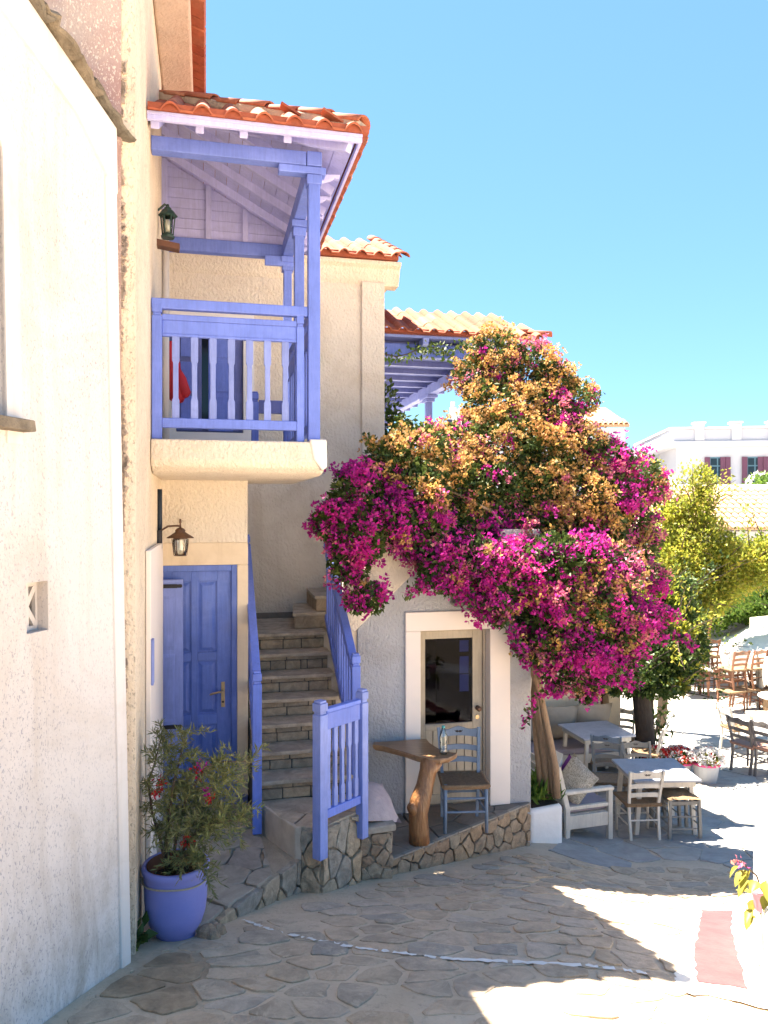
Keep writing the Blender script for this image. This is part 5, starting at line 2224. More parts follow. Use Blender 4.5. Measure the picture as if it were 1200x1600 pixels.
# ================================================================== PLANTER AND BOUGAINVILLEA
pl = thing('white_planter', 'whitewashed masonry planter between the grey wall and the sofa', 'planter', (3.58, 7.9, -3.65), house=True)
mb = MB()
q = [(3.375, 7.66), (3.80, 7.74), (3.82, 8.75), (3.37, 8.75)]
mb.prism(q, -3.95, -3.20)
mb.build('planter_wall', M_whitew, pl, bevel=.05, seg=4)
mb = MB()
mb.prism([(3.42, 7.72), (3.76, 7.79), (3.77, 8.7), (3.42, 8.7)], -3.21, -3.192)
mb.build('soil', M_soil, pl)
cpos = np.array([W(3.6 + random.uniform(-.17, .17), 7.95 + random.uniform(-.15, .3), -3.18) for _ in range(420)])
dd = rng.normal(size=(420, 3)) * .6 + np.array([0, 0, 1.0])
v, t_ = leaves(cpos + rng.normal(size=(420, 3)) * .03 + np.array([0, 0, .10]) * rng.random((420, 1)), dd, .15, .035)
gp_ = tuple(W(3.6, 8.0, -3.19))
raw_mesh('planter_foliage', v - np.array(gp_), t_, M_gleaf, None, None, gp_, 'clump of fresh green leaves growing at the foot of the bougainvillea stems', 'plant')

bg = thing('bougainvillea', 'huge bougainvillea with magenta and faded golden bracts over the door', 'bush', tuple(W(3.62, 8.15, -3.19)))
OB = np.array(W(3.62, 8.15, -3.19))


def Pp(px, py, d_):
    return np.array([(px - 600) / 1200 * d_, d_, -(py - 800) / 1200 * d_])


stems = [[(866, 1245, 8.45), (862, 1190, 8.42), (850, 1120, 8.38), (842, 1060, 8.3), (850, 980, 8.2), (830, 880, 8.2), (770, 800, 8.1), (690, 760, 7.9)],
         [(858, 1245, 8.5), (850, 1180, 8.5), (838, 1110, 8.45), (836, 1050, 8.4), (870, 950, 8.4), (880, 830, 8.6), (850, 700, 8.8), (800, 600, 9.0)],
         [(848, 1245, 8.55), (840, 1170, 8.55), (833, 1090, 8.5), (840, 1020, 8.4), (900, 930, 8.4), (960, 880, 8.6), (1000, 800, 8.8)],
         [(870, 1245, 8.42), (868, 1200, 8.36), (858, 1150, 8.3), (846, 1090, 8.28), (800, 960, 8.0), (700, 880, 7.7), (600, 840, 7.4), (540, 820, 7.2)]]
for s in stems:
    pts_ = [Pp(*p) - OB for p in s]
    mb = MB()
    mb.tube([tuple(p) for p in pts_], [.045 - .033 * i / (len(pts_) - 1) for i in range(len(pts_))], 8)
    mb.build('stem', M_canes, bg, smooth=True)

# blobs: px, py, r_px, depth, kind (g gold, m magenta, p pink mix, x leaves mostly)
BL = [(775, 562, 42, 9.1, 'g'), (830, 580, 42, 9.1, 'p'), (745, 590, 34, 9.0, 'p'), (865, 600, 34, 9.0, 'g'), (905, 622, 26, 8.9, 'g'),
      (770, 640, 44, 8.7, 'g'), (830, 650, 46, 8.8, 'g'), (875, 660, 36, 8.7, 'm'), (790, 700, 56, 8.4, 'g'), (720, 705, 44, 8.2, 'g'),
      (660, 705, 40, 8.0, 'g'), (612, 735, 44, 7.8, 'g'), (655, 765, 46, 7.7, 'g'), (715, 765, 50, 7.8, 'g'), (770, 765, 44, 8.0, 'x'),
      (850, 715, 48, 8.5, 'g'), (905, 705, 40, 8.6, 'g'), (950, 725, 38, 8.6, 'm'), (995, 740, 34, 8.7, 'm'), (1012, 765, 26, 8.7, 'p'),
      (850, 775, 42, 8.2, 'g'), (830, 760, 34, 8.1, 'g'), (905, 775, 44, 8.3, 'g'), (955, 780, 42, 8.4, 'm'), (978, 815, 36, 8.5, 'g'),
      (945, 830, 34, 8.2, 'g'), (890, 810, 30, 8.1, 'g'), (1005, 850, 26, 8.6, 'm'), (1020, 905, 22, 8.7, 'm'),
      (560, 775, 42, 7.5, 'm'), (522, 815, 30, 7.3, 'm'), (560, 835, 44, 7.35, 'm'), (610, 815, 44, 7.5, 'm'), (655, 830, 44, 7.6, 'm'),
      (545, 880, 30, 7.3, 'm'), (580, 935, 22, 7.25, 'm'), (556, 940, 16, 7.2, 'm'), (700, 830, 44, 7.6, 'x'), (690, 880, 36, 7.5, 'm'), (735, 880, 44, 7.6, 'm'), (700, 905, 24, 7.45, 'm'),
      (770, 890, 46, 7.7, 'm'), (815, 900, 50, 7.8, 'm'), (770, 935, 34, 7.6, 'm'), (780, 962, 16, 7.55, 'p'), (865, 885, 50, 7.9, 'x'), (910, 880, 44, 8.0, 'm'),
      (860, 940, 48, 7.8, 'm'), (915, 940, 50, 7.9, 'p'), (960, 895, 40, 8.2, 'p'), (850, 995, 44, 7.8, 'm'), (900, 1000, 50, 7.9, 'm'),
      (955, 975, 46, 8.1, 'p'), (990, 970, 38, 8.3, 'm'), (1022, 982, 24, 8.4, 'm'), (968, 1018, 34, 8.2, 'm'), (880, 1045, 34, 7.9, 'm'), (930, 1045, 32, 8.0, 'm'), (915, 1080, 14, 8.0, 'p'), (830, 1010, 24, 7.75, 'm'), (985, 1055, 14, 8.2, 'm'),
      (820, 820, 60, 8.2, 'x'), (800, 835, 40, 7.9, 'p'), (850, 835, 40, 8.0, 'g'), (750, 835, 40, 7.8, 'm'), (900, 840, 36, 8.1, 'm'), (760, 830, 46, 8.3, 'x'), (900, 840, 56, 8.7, 'x')]
fol_p, fol_d = [], []
cl = {'g': [[], []], 'm': [[], []], 'p': [[], []]}
BL = [(px, py, rp, d_ + (.45 if py < 860 and px > 690 else 0), kd) for px, py, rp, d_, kd in BL]
for (px, py, rp, d_, kd) in BL:
    c = Pp(px, py, d_)
    r = rp / 1200 * d_
    rad = np.array([r, r * 1.05, r]) * 1.0
    A_ = (rp / 40.0) ** 2
    nl = int(1150 * A_ * (1.6 if kd == 'x' else 1))
    u = unit(rng.normal(size=(nl, 3)))
    rr2 = (rng.uniform(.10, 1.12, nl) ** (1 / 3))[:, None]
    fol_p.append(c + u * rr2 * rad)
    fol_d.append(u + rng.normal(size=(nl, 3)) * .9 + np.array([0, 0, -.2]))
    nc = int((30 if kd != 'x' else 7) * A_)
    ku = unit(rng.normal(size=(nc, 3)) + np.array([0, -.35, .15]))
    kr = rng.uniform(.82, 1.22, nc)[:, None]
    cp = c + ku * kr * rad
    for i in range(nc):
        if kd == 'g':
            kk = rng.choice(['g', 'p', 'm'], p=[.87, .09, .04])
        elif kd == 'm':
            kk = rng.choice(['g', 'p', 'm'], p=[.06, .14, .80])
        elif kd == 'p':
            kk = rng.choice(['g', 'p', 'm'], p=[.32, .42, .26])
        else:
            kk = rng.choice(['g', 'p', 'm'], p=[.25, .25, .5])
        nf = rng.integers(10, 24)
        off_ = rng.normal(size=(nf, 3)) * .046
        cl[kk][0].append(cp[i] + off_)
        cl[kk][1].append(unit(ku[i] + off_ * 12) + np.array([0, 0, .25]))
# a few long sprays that stick out of the outline
for (px, py, d_, dx, dy) in ((735, 540, 9.0, -55, 5), (690, 545, 9.0, -60, 12), (905, 612, 8.8, 30, 12), (1000, 730, 8.6, 35, 10), (525, 800, 7.2, -30, 10), (1030, 990, 8.4, 22, -8), (915, 1080, 8.0, -6, 14), (640, 690, 7.9, -20, -22), (640, 665, 8.0, -14, -10)):
    n_ = 60
    f = rng.random(n_)
    p_ = np.stack([Pp(px + dx * q_, py + dy * q_, d_) for q_ in f]) + rng.normal(size=(n_, 3)) * .035
    fol_p.append(p_)
    fol_d.append(rng.normal(size=(n_, 3)))
# arching shoots with flowers strung along them
for k in range(46):
    b_ = BL[rng.integers(0, len(BL))]
    if b_[0] < 600:
        continue
    c = Pp(b_[0], b_[1], b_[2 + 1])
    r = b_[2] / 1200 * b_[3]
    d0 = unit(np.array([rng.normal() * .9, -.1 - .4 * rng.random(), rng.normal() * .6 + .35]))
    Ls = rng.uniform(.2, .42)
    path = [c + d0 * (r * .7 + Ls * f) + np.array([0, 0, -.35]) * Ls * f * f for f in np.linspace(0, 1, 7)]
    mb = MB()
    mb.tube([tuple(p - OB) for p in path], [.006 - .0006 * i for i in range(7)], 5)
    mb.build('twig', M_canes, bg)
    kk = {'g': 'g', 'm': 'm', 'p': 'p', 'x': 'm'}[b_[4]]
    for f in np.linspace(.35, 1, 6):
        i = f * 6
        p = path[min(int(i), 5)] * (1 - i % 1) + path[min(int(i) + 1, 6)] * (i % 1) if i < 6 else path[6]
        nf = rng.integers(3, 9)
        cl[kk][0].append(p + rng.normal(size=(nf, 3)) * .03)
        cl[kk][1].append(rng.normal(size=(nf, 3)) + np.array([0, -.4, .5]))
        fol_p.append(p + rng.normal(size=(6, 3)) * .03)
        fol_d.append(rng.normal(size=(6, 3)))
v, t_ = leaves(np.concatenate(fol_p), np.concatenate(fol_d), .062, .038)
raw_mesh('foliage', v - OB, t_, M_fol, bg)
for kk, nm, mt in (('m', 'magenta_bracts', M_mag), ('p', 'fading_pink_bracts', M_pnk), ('g', 'golden_bracts', M_gold)):
    v, t_ = bracts(np.concatenate(cl[kk][0]), np.concatenate(cl[kk][1]), .040)
    raw_mesh(nm, v - OB, t_, mt, bg)

# ivy on the terrace beside the middle house
iv = tuple(W(2.55, 11.2, -.18))
v, t_ = crown([(*(W(2.5, 11.0, 1.2) - Vector(iv)), .30, .3, .75), (*(W(2.75, 11.2, .9) - Vector(iv)), .35, .3, .5), (*(W(2.5, 11.3, .3) - Vector(iv)), .4, .4, .6)], 2600, .09, .07, .4)
raw_mesh('ivy', v, t_, M_dleaf, None, None, iv, 'dark green ivy climbing the side wall beside the blue porch', 'plant')
vn = thing('climbing_vine', 'thin leafy vine trailing along the blue porch front beam', 'plant', tuple(W(2.4, PF + .2, PZ - .1)))
OV = np.array(vn.location)
mb = MB()
pa = [np.array(W(2.25 + i * .16, PF + .18, PZ - .14 - .10 * math.sin(i * .9) - .01 * i)) - OV for i in range(10)]
mb.tube([tuple(p) for p in pa], .008, 5)
mb.build('stem', M_bark, vn)
pp_ = np.repeat(np.array(pa), 16, 0) + rng.normal(size=(160, 3)) * .06
v, t_ = leaves(pp_, rng.normal(size=(160, 3)), .08, .05)
raw_mesh('vine_leaves', v, t_, M_gleaf, vn)

# ================================================================== BLUE POT WITH BOTTLEBRUSH
PBx = W(-.195, 5.17)
PZ0 = -2.762
pot = thing('blue_pot', 'round periwinkle blue flower pot at the terrace corner tied with rope', 'pot', (PBx.x, PBx.y, PZ0))
mb = MB()
mb.lathe([(.118, 0), (.125, .012), (.118, .028), (.128, .04), (.165, .10), (.188, .17), (.198, .26), (.200, .36), (.203, .43), (.213, .445), (.216, .47), (.210, .485), (.195, .488), (.186, .478), (.184, .40)], 40, caps=False)
mb.add([(.118 * math.cos(t), .118 * math.sin(t), 0) for t in np.linspace(0, 2 * math.pi, 20, endpoint=False)], [tuple(range(20))])
mb.build('pot_body', M_pot, pot, smooth=True)
mb = MB()
mb.lathe([(.183, .485), (.181, .37)], 28, caps=False)
mb.build('pot_lining', M_potin, pot, smooth=True)
mb = MB()
mb.lathe([(.182, .38), (.12, .40), (.02, .41)], 24)
mb.build('soil', M_soil, pot, smooth=True)
rp = thing('rope', 'thin rope tied around the blue pot', 'rope', (PBx.x, PBx.y, PZ0 + .395))
mb = MB()
mb.tube([(.208 * math.cos(t), .208 * math.sin(t), .006 * math.sin(3 * t)) for t in np.linspace(0, 2 * math.pi, 41)] + [], .006, 6)
mb.build('loop', M_rope, rp)
mb = MB()
mb.tube([(-.205, -.03, .0), (-.22, -.06, -.01), (-.23, -.055, .012), (-.21, -.04, .004)], .009, 6)
mb.build('knot', M_rope, rp)

bp = thing('bottlebrush_shrub', 'straggly grey green bottlebrush shrub with few red flowers in the blue pot', 'shrub', (PBx.x, PBx.y, PZ0 + .40))
OBp = np.array([PBx.x, PBx.y, PZ0 + .40])
DP = 5.0
main = [[(262, 1365, 0), (250, 1310, 0), (238, 1270, .0), (232, 1225, .0), (245, 1180, .0), (255, 1140, 0)],
        [(268, 1365, .02), (275, 1310, -.02), (290, 1250, -.05), (320, 1200, -.08), (350, 1190, -.08), (392, 1190, -.05)],
        [(264, 1365, .0), (262, 1300, -.05), (270, 1230, -.1), (285, 1170, -.1), (290, 1140, -.05)],
        [(272, 1362, .0), (290, 1320, -.08), (315, 1290, -.12), (345, 1285, -.15), (375, 1280, -.1)],
        [(268, 1365, .0), (285, 1340, -.15), (300, 1330, -.2), (315, 1360, -.22)],
        [(262, 1365, 0), (258, 1320, .08), (265, 1250, .1), (300, 1210, .12), (330, 1230, .1)]]
lp, ld = [], []
for i, br in enumerate(main):
    P_ = [Pp(x, y, DP + dz) - OBp for x, y, dz in br]
    mb = MB()
    mb.tube([tuple(p) for p in P_], [.013 - .010 * k / (len(P_) - 1) for k in range(len(P_))], 6)
    mb.build('branch', M_bark, bp, smooth=True)
    P_ = np.array(P_)
    ntw = 26
    for k in range(ntw):
        f = random.uniform(.28, 1.0) * (len(P_) - 1)
        j = min(int(f), len(P_) - 2)
        o_ = P_[j] + (P_[j + 1] - P_[j]) * (f - j)
        dirn = unit(rng.normal(size=3) * .9 + np.array([.25, -.1, .30]))
        Lt = random.uniform(.08, .24)
        nl = int(34 * Lt / .16)
        fr = rng.random(nl)
        pos = o_ + np.outer(fr * Lt, dirn) + np.outer(fr ** 2 * Lt, np.array([0, 0, -.35]))
        lp.append(pos)
        ld.append(dirn * .9 + rng.normal(size=(nl, 3)) * .7)
for (px, py, r_) in ((290, 1265, 48), (320, 1235, 40), (350, 1215, 34), (265, 1180, 30), (300, 1300, 40), (345, 1285, 38), (385, 1195, 18), (305, 1360, 22), (370, 1260, 22), (240, 1230, 14)):
    nl = int(420 * (r_ / 40) ** 2)
    c = Pp(px, py, DP - .05) - OBp
    u = unit(rng.normal(size=(nl, 3)))
    lp.append(c + u * (rng.random((nl, 1)) ** .4) * r_ / 1200 * DP)
    ld.append(u * .5 + rng.normal(size=(nl, 3)) * .6 + np.array([.2, 0, .2]))
v, t_ = leaves(np.concatenate(lp), np.concatenate(ld), .058, .0085, .15)
raw_mesh('leaves', v, t_, M_oleaf, bp)
for (px, py, mt, n_, r_) in ((318, 1195, M_mag, 26, .025), (322, 1235, M_mag, 26, .025), (250, 1220, M_rpet, 40, .022), (245, 1240, M_rpet, 30, .02), (310, 1205, M_rpet, 22, .022), (328, 1250, M_rpet, 26, .02), (292, 1315, M_rpet, 40, .028)):
    c = Pp(px, py, DP - .16) - OBp
    v, t_ = leaves(c + rng.normal(size=(n_, 3)) * r_ * .7, rng.normal(size=(n_, 3)), .03, .012)
    raw_mesh('flower', v, t_, mt, bp)
# weed at wall foot
wc = Pp(212, 1482, 4.75)
wc[2] = float(g(wc[0], wc[1]))
v, t_ = leaves(rng.normal(size=(30, 3)) * .025 + np.array([0, 0, .04]), rng.normal(size=(30, 3)) * .5 + np.array([0, 0, .6]), .09, .06, .2)
raw_mesh('weed', v, t_, M_dleaf, None, None, tuple(wc), 'small dark leafy weed growing at the foot of the white wall', 'plant')

# ================================================================== YARD PLANTS AND POTS
def flower_pot(label, x, y, mat, r=.19, h=.26, nf=260, reds=.2):
    z0 = float(g(x, y)) + .006
    t = thing('flower_pot', label, 'flower pot', (x, y, z0), 0, 'petunia pots')
    mb_ = MB()
    mb_.lathe([(r * .72, 0), (r * .75, .01), (r, h), (r * .92, h), (r * .90, h - .03)], 20)
    mb_.build('pot_body', mat, t, smooth=False)
    mb_ = MB()
    mb_.lathe([(r * 1.0, h - .03), (r * 1.08, h - .025), (r * 1.08, h + .008), (r * .95, h + .008)], 20, caps=False)
    mb_.build('pot_rim', M_potr, t)
    n_ = 420
    u = unit(rng.normal(size=(n_, 3)))
    u[:, 2] = abs(u[:, 2])
    v_, tt = leaves(np.array([0, 0, h]) + u * np.array([r * 1.15, r * 1.15, .12]) * rng.random((n_, 1)) ** .4, u + rng.normal(size=(n_, 3)) * .5, .06, .04)
    raw_mesh('leaves', v_, tt, M_yleaf if reds < .3 else M_gleaf, t)
    u = unit(rng.normal(size=(nf, 3)))
    u[:, 2] = abs(u[:, 2]) + .1
    pos = np.array([0, 0, h + .01]) + u * np.array([r * 1.25, r * 1.25, .17])
    red = rng.random(nf) < reds
    v_, tt = bracts(pos[~red], u[~red] + np.array([0, -.2, .3]), .05)
    raw_mesh('white_petals', v_, tt, M_pet, t)
    v_, tt = bracts(pos[red], u[red] + np.array([0, -.2, .3]), .05)
    raw_mesh('red_petals', v_, tt, M_rpet, t)
    return t


flower_pot('grey pot of white petunias nearest the walkway beside the front table', 4.84, 11.55, M_potg, .20, .30, 230, .06)
flower_pot('pot of white and red petunias left of the grey pot', 4.52, 11.75, M_potg, .19, .28, 190, .45)
flower_pot('leftmost petunia pot with mixed flowers by the tree trunk', 4.22, 11.85, M_potr, .17, .26, 110, .5)
px_ = gpt(4.48, 12.6)
v, t_ = leaves(np.outer(rng.random(120) * .75, [0, 0, 1]) + rng.normal(size=(120, 3)) * .13 + np.array([0, 0, .25]), rng.normal(size=(120, 3)) + np.array([0, 0, .2]), .15, .05)
o = thing('oleander_shrub', 'small leggy shrub with narrow leaves beside the dark tree trunk', 'shrub', px_)
raw_mesh('leaves', v, t_, M_dleaf, o)
mb = MB()
for k in range(4):
    mb.tube([(0, 0, 0), (random.uniform(-.05, .05), random.uniform(-.05, .05), .4), (random.uniform(-.15, .15), random.uniform(-.12, .12), .9)], [.012, .01, .004], 5)
mb.build('stem', M_bark, o)


def tree(name, label, base, trunk, limbs, blobs, n_leaf, size, mat, bark=None, clump=60, shell=.45, group='trees behind the yard', sprays=0):
    t = thing(name, label, 'tree', base, 0, group)
    mb_ = MB()
    mb_.tube([Vector(p) for p in trunk[0]], trunk[1], 10)
    mb_.build('trunk', bark or M_bark, t, smooth=True)
    for l_ in limbs:
        mb_ = MB()
        mb_.tube([Vector(p) for p in l_], [.05 * (1 - .8 * i / (len(l_) - 1)) for i in range(len(l_))], 6)
        mb_.build('limb', bark or M_bark, t, smooth=True)
    vs_, ts_, k_ = [], [], 0
    vols = [b_[3] * b_[4] + b_[5] * b_[3] for b_ in blobs]
    for b_, vo in zip(blobs, vols):
        v_, tt = crown([b_], int(n_leaf * vo / sum(vols)), size, size * .62, shell, clump)
        vs_.append(v_)
        ts_.append(tt + k_)
        k_ += len(v_)
    for q in range(sprays):
        b_ = blobs[rng.integers(0, len(blobs))]
        u_ = unit(rng.normal(size=3) + np.array([0, -.2, .55]))
        c_ = np.array(b_[:3]) + u_ * np.array(b_[3:6]) * .75
        d_ = unit(u_ + np.array([0, 0, .7]) + rng.normal(size=3) * .3)
        Ls = rng.uniform(.3, .95)
        path = [c_ + d_ * Ls * f + np.array([.12 * f * f, 0, -.10 * f * f]) for f in np.linspace(0, 1, 5)]
        mb_ = MB()
        mb_.tube([tuple(p) for p in path], [.014, .011, .009, .006, .003], 5)
        mb_.build('twig', bark or M_bark, t)
        n_ = int(46 * Ls)
        ps = c_ + np.outer(rng.random(n_) * Ls, d_) + rng.normal(size=(n_, 3)) * .06
        v_, tt = leaves(ps, d_ + rng.normal(size=(n_, 3)) * .8, size, size * .6)
        vs_.append(v_)
        ts_.append(tt + k_)
        k_ += len(v_)
    raw_mesh('crown', np.concatenate(vs_), np.concatenate(ts_), mat, t)
    return t


def rel(base, lst, d_):
    return [tuple(Pp(px, py, d_ + dd_) - np.array(base)) + (rx / 1200 * d_, (rx + ry) / 2400 * d_, ry / 1200 * d_) for px, py, rx, ry, dd_ in lst]


bs = gpt(4.16, 12.3)
tree('shade_tree', 'dark green tree with a thick dark trunk beside the rear dining chairs', bs,
     ([(0, 0, -.1), (.02, 0, .6), (-.05, 0, 1.3), (.05, 0, 1.9)], [.17, .15, .14, .10]),
     [[(0, 0, 1.2), (.4, -.1, 1.9), (.8, -.1, 2.4)], [(0, 0, 1.3), (-.3, .1, 2.0), (-.3, 0, 2.6)]],
     rel(bs, [(1040, 1010, 42, 36, 0), (1010, 1045, 44, 28, 0), (1065, 985, 36, 40, .3), (990, 1060, 34, 22, -.2), (1050, 1045, 40, 26, 0), (1030, 960, 34, 40, .3), (1085, 1015, 22, 26, .2), (1072, 1050, 18, 16, 0), (1005, 960, 34, 44, .5), (1060, 930, 30, 34, .5), (965, 1040, 26, 26, .4), (1030, 1075, 40, 14, -.2), (975, 1075, 26, 12, 0)], 12.3),
     15000, .075, M_dleaf, M_darkbark, 90, .2, sprays=50)
bs2 = gpt(4.5, 12.9)  # yellow-green clusters added as highlights on the shade tree, no separate tree
tree('crown_highlight_leaves', 'yellow green leaf clusters put in as highlights on the shade tree crown', bs2, ([(0, 0, 0), (.0, 0, 1.0), (.1, 0, 1.8)], [.04, .03, .02]), [],
     rel(bs2, [(1010, 1035, 18, 12, -.6), (1060, 985, 26, 14, -.7), (1040, 935, 24, 22, -.3), (1062, 1072, 12, 8, -.9), (1010, 940, 18, 22, -.3)], 12.9), 2600, .08, M_yleaf, None, 30, .2, sprays=14)
by = gpt(5.55, 15.4)
tree('yellow_tree', 'broad yellow green tree in front of the tiled roof', by,
     ([(0, 0, 0), (.1, 0, 1.4), (0, 0, 2.6), (.2, 0, 3.6)], [.10, .09, .07, .04]),
     [[(0, 0, 1.4), (.8, 0, 2.3), (1.6, 0, 3.2)], [(0, 0, 1.6), (.3, 0, 2.4), (.5, 0, 3.4)], [(0, 0, 2.0), (.5, .2, 3.0), (.7, .2, 4.4)]],
     rel(by, [(1060, 880, 46, 56, 0), (1100, 855, 52, 46, .2), (1080, 930, 54, 48, 0), (1135, 890, 54, 48, .3), (1040, 830, 38, 44, .3), (1090, 800, 26, 30, .2), (1055, 800, 24, 22, .3), (1112, 922, 42, 34, 0), (1180, 885, 54, 38, .3), (1050, 965, 40, 44, -.2), (1096, 752, 18, 26, .3), (1098, 785, 16, 22, .3), (1200, 862, 40, 28, .4), (1075, 1000, 30, 28, -.3)], 15.0),
     27000, .078, M_yleaf, None, 190, .1, sprays=90)
bgx = gpt(10.2, 21.5)
tree('green_tree', 'fresh green tree behind the white awning', bgx,
     ([(0, 0, 0), (.1, 0, 1.2), (0, 0, 2.2)], [.13, .11, .06]), [],
     rel(bgx, [(1130, 940, 44, 36, 0), (1175, 925, 52, 36, .2), (1110, 965, 34, 28, 0), (1160, 950, 50, 22, 0), (1215, 925, 44, 44, 0), (1050, 860, 30, 50, 1), (1150, 880, 40, 36, -2), (1195, 890, 36, 34, -2), (1140, 920, 44, 34, -2)], 21.5), 19000, .10, M_gleaf, None, 120, .2, sprays=40)
bd = gpt(9.0, 22.5)
tree('dark_tree', 'shadowy dark green tree under the green one at the back of the yard', bd,
     ([(0, 0, 0), (0, 0, 2.0)], [.14, .08]), [],
     rel(bd, [(1085, 1000, 40, 34, 0), (1130, 990, 48, 26, .3), (1050, 1010, 36, 40, 0), (1040, 930, 34, 44, .3), (1100, 1030, 34, 30, 0), (1020, 870, 22, 50, .2), (1180, 985, 40, 22, .2), (1060, 1045, 36, 22, 0)], 22.5), 13000, .12, M_dleaf, None, 100, .2)

# ================================================================== AWNING AND STACKED CHAIRS
aw = thing('white_awning', 'sagging white canvas awning with scalloped valance at the right edge', 'awning', gpt(10.0, 19.0))
OA = np.array(aw.location)
mb = MB()
nu, nv_ = 22, 10
E0, E1 = Pp(1106, 1006, 21.0), Pp(1300, 1045, 15.0)
E2, E3 = Pp(1120, 985, 24.0), Pp(1330, 935, 20.0)
vs, fs = [], []
for j in range(nv_ + 1):
    for i in range(nu + 1):
        u, v_ = i / nu, j / nv_
        p = (E0 * (1 - u) + E1 * u) * (1 - v_) + (E2 * (1 - u) + E3 * u) * v_
        p = p + np.array([0, 0, .35 * math.sin(math.pi * v_) * .6 - .12 * math.sin(math.pi * (u * 3 % 1))])
        vs.append(p - OA)
for j in range(nv_):
    for i in range(nu):
        a_ = j * (nu + 1) + i
        fs.append((a_, a_ + 1, a_ + nu + 2, a_ + nu + 1))
mb.add(vs, fs)
mb.build('canopy', M_canvas, aw, smooth=True)
mb = MB()
nu = 66
vs, fs = [], []
for i in range(nu + 1):
    u = i / nu
    p = E0 * (1 - u) + E1 * u + np.array([0, 0, -.12 * math.sin(math.pi * (u * 3 % 1))])
    drop = .55 + .13 * abs(math.sin(math.pi * u * 11))
    for k in range(4):
        vs.append(p - OA + np.array([.04 * math.sin(u * 40 + k), -.03 * k, -drop * k / 3]))
for i in range(nu):
    for k in range(3):
        a_ = i * 4 + k
        fs.append((a_, a_ + 4, a_ + 5, a_ + 1))
mb.add(vs, fs)
mb.build('valance', M_canvas, aw, smooth=True)
for q in (.02, .5):
    p = E0 * (1 - q) + E1 * q - OA
    mb = MB()
    mb.tube([(p[0], p[1] + .1, p[2]), (p[0], p[1] + .1, 0 if q < .1 else -.1)], .035, 8)
    mb.build('awning_pole', M_gpaint, aw)
p0 = Pp(1185, 975, 20.5)
ub = thing('canvas_blind', 'upright white canvas blind rising behind the awning', 'blind', (p0[0], p0[1], p0[2] - .45))
mb = MB()
mb.prism_y([(-.22, 0), (1.2, 0), (1.2, .75), (-.22, .62)], -.02, .02)
mb.prism_y([(-.22, .0), (.25, .0), (-.20, .50)], -.10, -.021)
mb.build('blind_cloth', M_canvas, ub)

br = make_chair('taverna_chair', 'reddish brown chair at the left front of the stacked row under the awning', 'stacked brown chairs', M_brchair, M_rush, gpt(7.95, 17.6), R(200), 1.05)
lab_s = [((8.45, 17.9), 0, 205, 'reddish brown chair second from left in the front stacked row'), ((8.9, 18.0), 0, 200, 'reddish brown chair third from left in the front stacked row'),
         ((8.1, 17.85), .47, 20, 'brown chair upturned on the left of the front stacked row'), ((8.62, 18.05), .47, 24, 'brown chair upturned on the right of the front stacked row'),
         ((7.95, 19.9), 0, 160, 'brown chair at the foot of the rear pile by the trees'), ((8.4, 20.0), 0, 190, 'brown chair at the right foot of the rear pile by the trees'),
         ((8.0, 20.0), .48, 20, 'brown chair on the second layer of the rear pile'), ((8.45, 20.1), .48, 0, 'brown chair on the second layer of the rear pile, right side'),
         ((8.2, 20.1), .95, 10, 'topmost brown chair crowning the rear pile'),
         ((9.35, 18.1), 0, 195, 'brown chair fourth from left in the front stacked row'),
         ((9.1, 18.2), .47, 10, 'brown chair upturned above the third and fourth of the front row'),
         ((8.8, 19.9), 0, 170, 'brown chair between the rear pile and the front row'),
         ((7.6, 20.2), .0, 150, 'brown chair at the far left of the rear pile beside the turned leg table'),
         ((7.7, 20.3), .48, 30, 'brown chair stacked at the far left of the rear pile')]
for (x, y), dz, rz, lb in lab_s:
    copy_tree(br, None, gpt(x, y, .008 + dz), (0, 0, R(rz)), lb, 'stacked brown chairs')
t = thing('cafe_table', 'small brown turned leg table left of the rear chair pile', 'table', gpt(7.75, 19.5))
mb = MB()
mb.box(-.3, .45, -.3, .3, .68, .72)
mb.build('tabletop', M_cpaint, t)
for sx in (-.24, .38):
    for sy in (-.24, .24):
        mb = MB()
        mb.lathe([(.025, 0), (.04, .08), (.03, .2), (.055, .45), (.05, .68)], 8, (sx, sy, 0))
        mb.build('leg', M_brchair, t, smooth=True)
t = thing('cafe_table', 'low round pale table in front of the stacked brown chairs', 'table', gpt(8.75, 17.0))
mb = MB()
mb.lathe([(.42, .40), (.44, .42), (.42, .45)], 20)
mb.build('tabletop', M_cpaint, t)
mb = MB()
mb.lathe([(.28, 0), (.34, .2), (.30, .40)], 14)
mb.build('drum_base', M_rush, t)
t = thing('cafe_table', 'white topped table at the right edge behind the grey chairs', 'table', gpt(6.75, 12.9))
mb = MB()
mb.box(-.5, .5, -.4, .4, .70, .74)
mb.build('tabletop', M_cpaint, t, bevel=.006)
for sx in (-.42, .42):
    for sy in (-.32, .32):
        mb = MB()
        mb.box(sx - .025, sx + .025, sy - .025, sy + .025, 0, .70)
        mb.build('leg', M_cpaint, t)
g1 = make_chair('taverna_chair', 'dark grey chair at the right edge, left of the pair', 'chairs at the right edge', simple('dark_grey_chair_paint', (.13, .12, .125), None, 6, .5), simple('pinkish_rush', (.36, .20, .15), None, 40, .9), gpt(5.82, 12.2), R(-65), 1.0)
copy_tree(g1, None, gpt(6.02, 11.85), (0, 0, R(-58)), 'dark grey chair at the right edge, right and nearer of the pair', 'chairs at the right edge')
copy_tree(ch_w, None, gpt(6.25, 13.6), (0, 0, R(-80)), 'sunlit white chair behind the two dark grey chairs at the right', 'chairs at the right edge')

